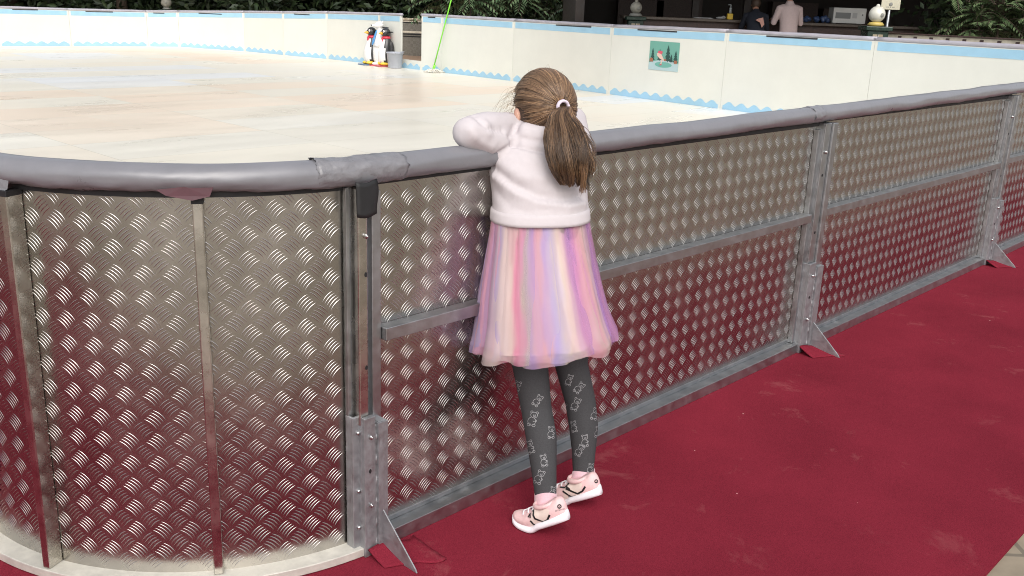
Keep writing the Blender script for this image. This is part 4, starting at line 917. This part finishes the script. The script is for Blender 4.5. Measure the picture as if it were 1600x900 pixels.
# ---- socks and shoes
def shoe_pair():
    for side,(ballpx,yaw,rise,ank,sockpts) in enumerate((((834,826),math.atan2(.50,-.866),R(31),legL[-1],0),((885,784),math.atan2(.50,-.866),R(28),legR[-1],0))):
        g = atz(*ballpx,0); Xs = Matrix.Translation(g) @ Matrix.Rotation(yaw,4,'Z') @ Matrix.Scale(1.12,4)
        xh = -.118; xt = .062
        def bend(p):
            x,y,z = p
            if x < 0:
                k = smoothstep(0,-.03,x) if False else min(1,-x/.02); a = -rise*(k if x > -.02 else 1)
                a = -rise*min(1,(-x)/.03)
                ca, sa = math.cos(-a), math.sin(-a); return Vector((x*ca+z*sa*0.6, y, -x*sa+z*ca))
            k = max(0,(x-.02)/.045); return Vector((x,y,z+.010*k*k))
        def halfw(x):
            t = (x-xh)/(xt-xh); return .036*(1-abs(2*t-1)**3.2)**.5*(.86+.18*t if t < .75 else .995)+.001
        def section(x, z0, z1, wk, n=20, top=.55):
            w_ = halfw(x)*wk; P = []
            for j in range(n):
                a = 2*math.pi*j/n; cy_ = math.cos(a); sy_ = math.sin(a)
                P.append(bend((x, w_*math.copysign(abs(cy_)**.7,cy_)*(1-(1-top)*max(0,sy_)**1.5), (z0+z1)/2+(z1-z0)/2*math.copysign(abs(sy_)**.8,sy_))))
            return P
        xs = np.linspace(xh+.0015,xt-.0015,22)
        b = MB(); rings = []
        for x in xs:
            t = (x-xh)/(xt-xh); th = .031-.012*t; flare = 1.08
            rings.append(section(x,0,th,flare,20,.96))
        b.loft(rings,0,True,True); b = b
        s_o = glink('shoe_tmp', (lambda m_: (m_.transform(Xs), m_)[1])(b.mesh('sole')), 'sole')
        # upper
        def hgt(x):
            t = (x-xh)/(xt-xh)
            pts_ = [(0,.054),(.08,.073),(.2,.069),(.35,.063),(.5,.069),(.6,.067),(.7,.055),(.8,.043),(.9,.036),(1,.024)]
            for (a0,h0),(a1,h1) in zip(pts_,pts_[1:]):
                if a0 <= t <= a1: return h0+(h1-h0)*smoothstep(a0,a1,t)
            return .03
        u = [MB().loft([section(x,.012,hgt(x),.97 if i not in (0,21) else .85,24,.52 if (x-xh)/(xt-xh) > .35 else .72) for i,x in enumerate(xs)])]
        um = fuse(u,.0045,3,.5)
        # split of colours: pink mesh, cream mid panel
        um.transform(Xs); shoe = glink('shoe', um, ['shoe','shoecream'])
        Xi = (Matrix.Translation(-girl.location) @ Xs).inverted()
        for p in um.polygons:
            c_ = Xi @ p.center
            if -.055 < c_.x < -.005 and c_.z < .085: p.material_index = 1
        s_o.parent = shoe; s_o.name = 'sole'
        # collar, laces
        b = MB(); cp = []
        for j in range(24):
            a = 2*math.pi*j/24; x = -.058+.031*math.cos(a); y = .0255*math.sin(a); cp.append(bend((x,y,.068+.004*math.cos(a)-.006*abs(math.sin(a)))))
        rings = []
        for j in range(24):
            a = 2*math.pi*j/24; c_ = cp[j]; tg = (cp[(j+1)%24]-cp[j-1]).normalized(); o1 = Vector((0,0,1)); o2 = tg.cross(o1).normalized()
            rings.append([c_+o1*.0065*math.cos(q)+o2*.0050*math.sin(q) for q in [2*math.pi*k/8 for k in range(8)]])
        b.loft(rings,0,False,True,closed=True); me = b.mesh('collar'); me.transform(Xs); glink('collar',me,'shoe',shoe)
        for k in range(4):
            x = -.018+.014*k; zt_ = hgt(x)+.001; b = MB(); b.tube([bend((x-.004,-.017,zt_-.004)),bend((x,-.006,zt_+.002)),bend((x+.004,.006,zt_+.002)),bend((x,.017,zt_-.004))],.0022,6); me = b.mesh('lace'); me.transform(Xs); glink('lace',me,'sole',shoe)
        # sock
        top = ank; ac = Xs @ bend((-.057,0,.046)); b = MB()
        P = [top+(top-ac).normalized()*.028, top, mid(top,ac,.35), mid(top,ac,.7), ac]
        b.tube(P,[.0325,.034,.034,.031,.027],20); me = fuse(b,.005,2,.4); glink('sock',me,'sock')
        yield shoe, um
def z7(P): return [(760+x/3,560+y/3) for x,y in P]
marks = [ [[(206,760),(220,776),(240,785),(256,780),(262,768)],[(226,750),(246,758),(268,765),(286,756),(297,733)],[(213,704),(222,718),(220,735),(228,752)],[(232,790),(248,786),(262,776)],[(196,745),(205,728),(206,748)]],
          [[(346,604),(368,606),(384,590),(387,566)],[(358,622),(384,640),(402,648)],[(372,610),(398,622),(428,634),(450,622),(464,600)],[(380,592),(376,602),(392,616)]] ]
greys = [ [[(246,796),(284,786)],[(246,790),(282,780)],[(250,785),(280,774)]], [[(384,662),(430,658)],[(382,655),(430,650)],[(384,648),(428,643)]] ]
emb = [((342,694),10,-.25),((514,576),8.5,-.1)]
gx = -girl.location
for i,(shoe,um) in enumerate(shoe_pair()):
    tr_ = BVHTree.FromPolygons([v.co-gx*1 for v in um.vertices],[tuple(p.vertices) for p in um.polygons])
    b = printed(tr_,[z7(q) for q in marks[i]],3.2,2.6,0,.0009); 
    if b.v: me = b.mesh('black_marking'); glink('black_marking',me,'ink',shoe)
    b = printed(tr_,[z7(q) for q in greys[i]],2.6,2.6,0,.0006)
    if b.v: me = b.mesh('grey_patch'); glink('grey_patch',me,'shoegrey',shoe)
    (ex,ey),er,rt = emb[i]; L_ = []
    for rr in (er*.9,er*.62): L_.append(z7([(ex+rr*math.cos(a),ey+rr*math.sin(a)*1.05) for a in [k*math.pi/8 for k in range(17)]]))
    L_.append(z7([(ex-1,ey+er*.5),(ex+.5,ey-er*.1)])); 
    b = printed(tr_,L_,1.0,2.6,0,.0009)
    if b.v: me = b.mesh('round_emblem'); glink('round_emblem',me,'ink',shoe)
    cu = bpy.data.curves.new('txt','FONT'); cu.body = 'ARTENGO'; cu.size = 9.5; cu.align_x = 'CENTER'; to = bpy.data.objects.new('txt',cu); C.objects.link(to)
    dg = bpy.context.evaluated_depsgraph_get(); dg.update(); tmz = bpy.data.meshes.new_from_object(to.evaluated_get(dg)); bpy.data.objects.remove(to)
    V = []; ok = True
    for v in tmz.vertices:
        x,y = v.co.x,-v.co.y; x,y = x*math.cos(rt)-y*math.sin(rt), x*math.sin(rt)+y*math.cos(rt); px_,py_ = z7([(ex+3+x, ey+er+9+y)])[0]
        h,nr,_,_ = tr_.ray_cast(Vector((0,0,EYE)),ray(px_,py_).normalized())
        if h is None: ok = False; break
        V.append(h+nr*.0009)
    if ok:
        b = MB(); b.add(V,[tuple(p.vertices) for p in tmz.polygons]); me = b.mesh('lettering'); glink('lettering',me,'ink',shoe)

# ---- skirt: satin lining under a layer of tulle
PAL = [(0,(.56,.44,.72)),(.05,(.76,.62,.62)),(.12,(.82,.64,.60)),(.155,(.82,.34,.47)),(.20,(.80,.36,.50)),(.235,(.60,.50,.46)),(.27,(.60,.42,.64)),(.30,(.56,.36,.66)),(.34,(.82,.45,.54)),(.38,(.84,.50,.54)),(.42,(.58,.46,.78)),(.47,(.66,.56,.74)),(.51,(.82,.68,.60)),(.56,(.80,.58,.60)),(.60,(.66,.36,.58)),(.64,(.54,.28,.62)),(.70,(.80,.36,.60)),(.74,(.86,.46,.52)),(.79,(.80,.60,.58)),(.84,(.80,.56,.52)),(.88,(.52,.28,.60)),(.93,(.62,.30,.60)),(1,(.84,.42,.56))]
def pal(f, sh=0):
    f = (f+sh)%1.0
    for (a,c0),(b_,c1) in zip(PAL,PAL[1:]):
        if a <= f <= b_: k = (f-a)/(b_-a); k = k*k*(3-2*k); return [(c0[i]*(1-k)+c1[i]*k)*.84 for i in range(3)]
    return list(PAL[-1][1])
SK = [(771,919,338,2.625,.085),(768,922,367,2.622,.095),(761,929,410,2.618,.118),(754,939,455,2.612,.140),(751,948,490,2.606,.150),(747,957,516,2.602,.160),(746,960,525,2.600,.162)]
def skirt_layer(seed, nfold, amp, grow, t1, cols, sh, drop=0):
    rg = random.Random(seed); n, m = 420, 46; V = []; cl = []
    fr_ = [(rg.choice(range(7,nfold)),rg.uniform(0,6.28),rg.uniform(.4,1)) for _ in range(5)]; fr2 = [(rg.choice(range(22,60)),rg.uniform(0,6.28),rg.uniform(.3,1)) for _ in range(5)]
    par = [tring(*q) for q in SK]
    for i in range(m+1):
        t = t1*i/m; u = min(t,.9999)*(len(par)-1); k = int(u); f = u-k
        c = par[k][0]*(1-f)+par[k+1][0]*f; a = par[k][1]*(1-f)+par[k+1][1]*f; bb = par[k][2]*(1-f)+par[k+1][2]*f
        if t > 1: c = c+Vector((0,0,-(t-1)*.43)); a *= 1+(t-1)*.25; bb *= 1+(t-1)*.25
        for j in range(n):
            th = 2*math.pi*j/n; w1 = sum(q[2]*math.sin(q[0]*th+q[1]+.35*math.sin(3*t+q[1])) for q in fr_)/3.2; w2 = sum(q[2]*math.sin(q[0]*th+q[1]) for q in fr2)/3
            w1 = math.copysign(abs(w1)**.65,w1)
            d_ = grow*(.3+.7*min(1,t)) + amp*(w1*(.12+.88*min(1,t)**.9)+w2*.16*(1-.4*min(1,t)))*1.0
            d_ += .004*noise.noise(Vector((math.cos(th)*3,math.sin(th)*3,t*4+seed)))*min(1,t*2)
            hem = (drop+.005*w1)*max(0,t-.5)*2+(-.016*math.cos(th))*min(1,t)
            p = c+TR*((a+d_)*math.cos(th))+TF*((bb+d_)*math.sin(th))+Vector((0,0,-hem))
            V.append(p); f_ = (math.cos(th)+1)/2; f_ = f_ if math.sin(th) < 0 else (f_+.37)%1
            nz_ = .075*noise.noise(Vector((math.cos(th)*2.0,math.sin(th)*2.0,t*1.8+seed)))+.02*noise.noise(Vector((math.cos(th)*9,math.sin(th)*9,t*7+seed))); cl.append([*pal(min(.999,max(0,f_+nz_)),sh),1])
    Q = [(i*n+j,i*n+(j+1)%n,(i+1)*n+(j+1)%n,(i+1)*n+j) for i in range(m) for j in range(n)]
    return npmesh('skirt',V,Q,cl)
M['satin'] = mat('pastel_satin',(.8,.5,.6),.42,0,attr='Col',bump=.004,bscale=11); M['tulle'] = mat('pastel_tulle',(.8,.5,.6),.6,0,attr='Col')
M['tulle'].node_tree.nodes['Principled BSDF'].inputs['Alpha'].default_value = .42
M['satin'].node_tree.nodes['Principled BSDF'].inputs['Base Color'].default_value = (.8,.5,.6,1)
skirt = glink('skirt',skirt_layer(3,11,.006,-.004,.955,None,0),'satin')
glink('tulle_layer',skirt_layer(5,12,.017,.006,1.05,None,.03),'tulle',skirt)
glink('tulle_layer',skirt_layer(8,18,.014,.012,1.03,None,-.02),'tulle',skirt)

# ---- sweater
YS = [MB().loft([tpts(c,a,b_,36,.92) for c,a,b_ in [tring(*q) for q in TORSO]])]
YS.append(MB().tube([mid(shL,aty(850,225,2.70),.35),shL,mid(shL,elL,.5)+Vector((0,0,.004)),elL+D*.012+Vector((0,0,.006))],[.052,.058,.054,.044],20))
YS.append(MB().tube([elL+D*.012+Vector((0,0,.006)),mid(elL,wrL,.35)+Vector((0,0,.008)),mid(elL,wrL,.75)+Vector((0,0,.004)),wrL+D*.006],[.043,.046,.039,.028],20))
YS.append(MB().ball(elL+D*.014+Vector((0,0,.006)),(.046,.044,.043),18,12)); YS.append(MB().ball(elL+D*.045+Vector((0,-.004,.004)),(.048,.046,.044),18,12))
elS = elR-D*.025-Vector((0,0,.004))
YS.append(MB().tube([mid(shR,aty(850,225,2.72),.35),shR,mid(shR,elS,.5),elS],[.055,.056,.048,.040],20)); YS.append(MB().tube([elS,mid(elS,wrR,.4),wrR],[.040,.040,.028],20)); YS.append(MB().ball(elS,(.041,.041,.040),18,12))
# bunched shoulder and collar roll under the ear
YS.append(MB().tube([aty(803,222,2.675),aty(822,208,2.668),aty(846,213,2.662),aty(872,219,2.668),aty(890,222,2.69)],[.026,.033,.034,.030,.024],18))
YS.append(MB().tube([aty(812,205,2.70),aty(835,203,2.70),aty(860,208,2.70)],[.028,.034,.030],16))
sm_ = fuse(YS,.0048,9,.6)
folds = [([(770,262),(800,288),(838,306),(880,312),(915,305)],.010,-.0055),([(772,275),(806,302),(845,318),(890,322),(917,318)],.009,.005),
         ([(763,249),(785,236),(806,222)],.005,-.005),([(806,222),(798,214),(806,200)],.008,-.007),([(803,226),(830,233),(858,237)],.006,-.008),
         ([(815,210),(830,214),(850,216)],.007,.002),([(775,300),(800,325),(830,334)],.010,-.003),([(780,255),(815,275),(850,283)],.012,.003),
         ([(741,181),(762,200),(790,205)],.007,-.0045),([(735,205),(752,222),(772,232)],.009,.003),([(910,262),(905,285),(912,310)],.008,-.004)]
sb_ = bvh_of(sm_); fp = []
for (ln,w_,dp) in folds:
    P = []
    for (a,b_) in zip(ln,ln[1:]):
        for k in range(6):
            x = a[0]+(b_[0]-a[0])*k/6; y = a[1]+(b_[1]-a[1])*k/6; h = sb_.ray_cast(Vector((0,0,EYE)),ray(x,y).normalized())[0]
            if h is not None: P.append(h)
    if P: fp.append((P,w_,dp))
nrm_ = [v.normal.copy() for v in sm_.vertices]; newco = []
for v,nn in zip(sm_.vertices,nrm_):
    d_ = .0025*noise.noise(v.co*14)+.0012*noise.noise(v.co*38)
    for P,w_,dp in fp:
        m2 = min((v.co-p).length_squared for p in P)
        if m2 < (3*w_)**2: d_ += 1.35*dp*math.exp(-m2/(2*w_*w_))
    newco.append(v.co+nn*d_)
for v,c_ in zip(sm_.vertices,newco): v.co = c_
sw = glink('sweater',sm_,'sweater')
b = MB(); rr = []
for (pl,pr_,py,Y,bd,gr) in ((770,919,324,2.636,.098,-.003),(769,920,325,2.636,.098,.002),(768.5,920.5,330,2.633,.099,.0025),(768,921,339,2.628,.099,.003),(769,921,344,2.626,.098,.003),(770,920,345,2.626,.097,-.004),(771,919,340,2.628,.096,-.008)):
    c,a,bb = tring(pl,pr_,py,Y,bd); P = tpts(c,a+gr,bb+gr,72,.92)
    rr.append([p+Vector((0,0,.0022*noise.noise(p*9))) for p in P])
b.loft(rr,0,False,True); me = b.mesh('hem_band'); glink('hem_band',me,'sweater',sw)

# ---- hair
def strands(name, P, r0_, r1_, cols):
    P = np.asarray(P,float); n,m,_ = P.shape; T = np.gradient(P,axis=1); T /= np.linalg.norm(T,axis=2,keepdims=True)+1e-9
    ref = np.array([.3,.2,.93]); U = np.cross(T,ref); U /= np.linalg.norm(U,axis=2,keepdims=True)+1e-9; Wv = np.cross(T,U)
    rad = (r0_+(r1_-r0_)*np.linspace(0,1,m)**1.5)[None,:,None]; V = []
    for a in (0,2.094,4.189): V.append(P+(U*math.cos(a)+Wv*math.sin(a))*rad)
    V = np.stack(V,2).reshape(-1,3); i = np.arange(n)[:,None,None]*m*3; j = np.arange(m-1)[None,:,None]*3; k = np.arange(3)[None,None,:]; k2 = (k+1)%3
    Q = np.stack([i+j+k,i+j+k2,i+j+3+k2,i+j+3+k],-1).reshape(-1,4)
    me = npmesh(name,V,Q,np.repeat(cols,m*3,0)); return me
HA, HB_, HCc = .086,.103,.104
Bd = np.array([0,-.9985,-.055]); rg = np.random.default_rng(21)
def ell(v): return np.array([v[0]*HA,v[1]*HB_,v[2]*HCc])
HXn = np.array(HX)
def toW(P): return P@HXn[:3,:3].T+HXn[:3,3]
def scalp():
    out = []; cl = []
    while len(out) < 4200:
        v = rg.normal(size=3); v /= np.linalg.norm(v)
        if v[1] > .35 and v[2] < .42: continue
        if v[1] > .78: continue
        if v[2] < -.70 or (v[2] < -.45 and v[1] > .1): continue
        if abs(v[0]) > .8 and v[1] > .12 and v[2] < .05: continue
        if abs(v[0]) > .70 and v[1] > -.22 and v[2] < .02: continue
        ang = math.acos(np.clip(v@Bd,-1,1))
        if ang < .5: continue
        # bend of the path and clump
        cl_id = math.floor(math.atan2(v[0],v[2])*17)
        side = np.cross(v,Bd); side /= np.linalg.norm(side)+1e-9; am = rg.normal(0,.018)+.03*math.sin(cl_id*7.3); lift = rg.uniform(.99,1.035)+.010*math.sin(cl_id*3.1)
        P = []
        for s_ in np.linspace(0,1,13):
            q = (math.sin((1-s_)*ang)*v+math.sin(s_*ang)*Bd)/math.sin(ang)+side*am*math.sin(s_*math.pi); q /= np.linalg.norm(q)
            P.append(ell(q)*(lift*(1-.35*s_**6)+.0+.05*s_**8+.02*math.sin(s_*math.pi)))
        out.append(toW(np.array(P))); k = rg.uniform(.65,1.35)*(1+.25*math.sin(cl_id*2.7)); g_ = rg.uniform(0,1)**2.2
        cl.append([(.150+.24*g_)*k,(.088+.155*g_)*k,(.052+.084*g_)*k,1])
    return out, cl
P_, c_ = scalp(); 
b = MB(); b.ball((0,0,0),(HA*.985,HB_*.985,HCc*.985),36,28)
V = []
capm = b.mesh('hair'); 
import bmesh
bmh = bmesh.new(); bmh.from_mesh(capm); bmesh.ops.delete(bmh,geom=[f for f in bmh.faces if (lambda c: (c.y/HB_ > .36 and c.z/HCc < .40) or c.z/HCc < -.78 or (c.z/HCc < -.5 and c.y/HB_ > .1) or (abs(c.x)/HA > .80 and c.y/HB_ > .10 and c.z/HCc < .06))(f.calc_center_median())],context='FACES'); bmh.to_mesh(capm); bmh.free(); capm.transform(HX)
hair = glink('hair',capm,'hairbase')
glink('hair_strands',strands('hair_strands',P_,.0010,.0009,np.array(c_)),'hair',hair)['kind'] = 'stuff'
# wisps round the face and flyaways
out = []; cl = []
for k in range(62):
    v = np.array([-.9+rg.normal(0,.08), .28+rg.normal(0,.18), rg.uniform(-.3,.75)]) if k < 42 else rg.normal(size=3); v /= np.linalg.norm(v)
    if k >= 42 and (v[1] > .5 or v[2] < -.2): continue
    p0 = ell(v)*1.0; d0 = (v*.7+np.array([-.1,.25,-.9 if k < 42 else .1])+rg.normal(0,.35,3)); d0 /= np.linalg.norm(d0); L_ = rg.uniform(.03,.085) if k < 42 else rg.uniform(.006,.018); P = []
    for s_ in np.linspace(0,1,13): P.append(p0+d0*L_*s_+np.array([0,0,-.35 if k < 42 else .0])*L_*s_*s_+v*.010*math.sin(s_*3.1))
    out.append(toW(np.array(P))); q = rg.uniform(.8,1.6); cl.append([.28*q,.20*q,.13*q,1])
glink('hair_wisps',strands('hair_wisps',out,.00035,.00015,np.array(cl)),'hair',hair)['kind'] = 'stuff'
# ponytail
band = Vector(toW((ell(Bd/np.linalg.norm(Bd))*1.05)[None])[0]); bdir = (HX.to_3x3() @ Vector(Bd)).normalized()
CP = [np.array(band-bdir*.012), np.array(band+bdir*.012)] + [np.array(aty(*q)) for q in ((878,178,2.612),(882,198,2.588),(885,224,2.562),(887,250,2.548),(888,268,2.545),(891,289,2.548))]
WD = [.014,.015,.030,.048,.058,.054,.044,.026]; DP = [.013,.013,.022,.032,.036,.036,.030,.016]
CP = np.array(CP); WD = np.array(WD); DP = np.array(DP)
def cr(A,u):
    u = min(max(u,0),len(A)-1-1e-6); i = int(u); t = u-i; p0,p1,p2,p3 = A[max(i-1,0)],A[i],A[i+1],A[min(i+2,len(A)-1)]
    return .5*((2*p1)+(-p0+p2)*t+(2*p0-5*p1+4*p2-p3)*t*t+(-p0+3*p1-3*p2+p3)*t**3)
out = []; cl = []; camr = np.array(CR); NS = 24
for k in range(3600):
    fam = int(rg.integers(0,64)); th = fam*2.39996+rg.normal(0,.13); rho = min(1.04,max(.05,(((fam*37)%64+.5)/64)**.40+rg.normal(0,.055))); end = min(1.02,.80+.2*math.sin(fam*1.7)**2+rg.normal(0,.03))*(1 if rg.uniform() < .8 else rg.uniform(.6,1)); ph = fam*1.1+rg.normal(0,.4); fa = .10*math.sin(fam*4.7); P = []
    curl = (.5+.5*math.sin(fam*5.1))**2*(1 if math.cos(th) > .2 else .2)*rg.uniform(.8,1.1)
    for s_ in np.linspace(0,1,NS):
        u = s_*end*(len(CP)-1); c = cr(CP,u); w_ = cr(WD,u); dp = cr(DP,u); t2 = th+fa*math.sin(s_*4+fam)+.25*s_*math.sin(fam*1.3)
        x = math.cos(t2)*rho*w_; y = math.sin(t2)*rho*dp
        x += curl*.042*max(0,s_-.5)*2.0*(1+.5*math.sin(9*s_+ph)); z = curl*.045*max(0,s_-.62)*2.2*math.sin(1.2+ph*.25)
        wav = .0016*math.sin(s_*13+ph)+.0012*math.sin(s_*31+ph*2)
        P.append(c+camr*(x+wav)+np.array([0,-1,0])*(y+wav*.5)+np.array([0,0,z]))
    out.append(P); g_ = rg.uniform(0,1)**2.0; q = rg.uniform(.75,1.2)*(1+.42*math.sin(fam*2.3)); cl.append([(.078+.19*g_)*q,(.043+.115*g_)*q,(.025+.058*g_)*q,1])
b = MB(); rr = []
for u in np.linspace(0,len(CP)-1.6,26):
    c = cr(CP,u); w_ = cr(WD,u)*.72; dp = cr(DP,u)*.72; rr.append([Vector(c)+CR*(w_*math.cos(a))+Vector((0,-1,0))*(dp*math.sin(a)) for a in [2*math.pi*j/20 for j in range(20)]])
b.loft(rr); me = b.mesh('ponytail'); pt = glink('ponytail',me,'hairbase')
glink('ponytail_strands',strands('ponytail_strands',out,.0011,.0005,np.array(cl)),'hair',pt)['kind'] = 'stuff'
b = MB(); rr = []
q1 = bdir.cross(Vector((0,0,1))).normalized(); q2 = q1.cross(bdir)
for j in range(28):
    a = 2*math.pi*j/28; c = band+bdir*.002+(q1*math.cos(a)+q2*math.sin(a))*.0165; o1 = bdir; o2 = (q1*math.cos(a)+q2*math.sin(a)); k = 1+.08*math.sin(a*9)
    rr.append([c+o1*.0068*k*math.cos(q)+o2*.0046*k*math.sin(q) for q in [2*math.pi*i/10 for i in range(10)]])
b.loft(rr,0,False,True,closed=True); me = b.mesh('hair_tie'); glink('hair_tie',me,'band')
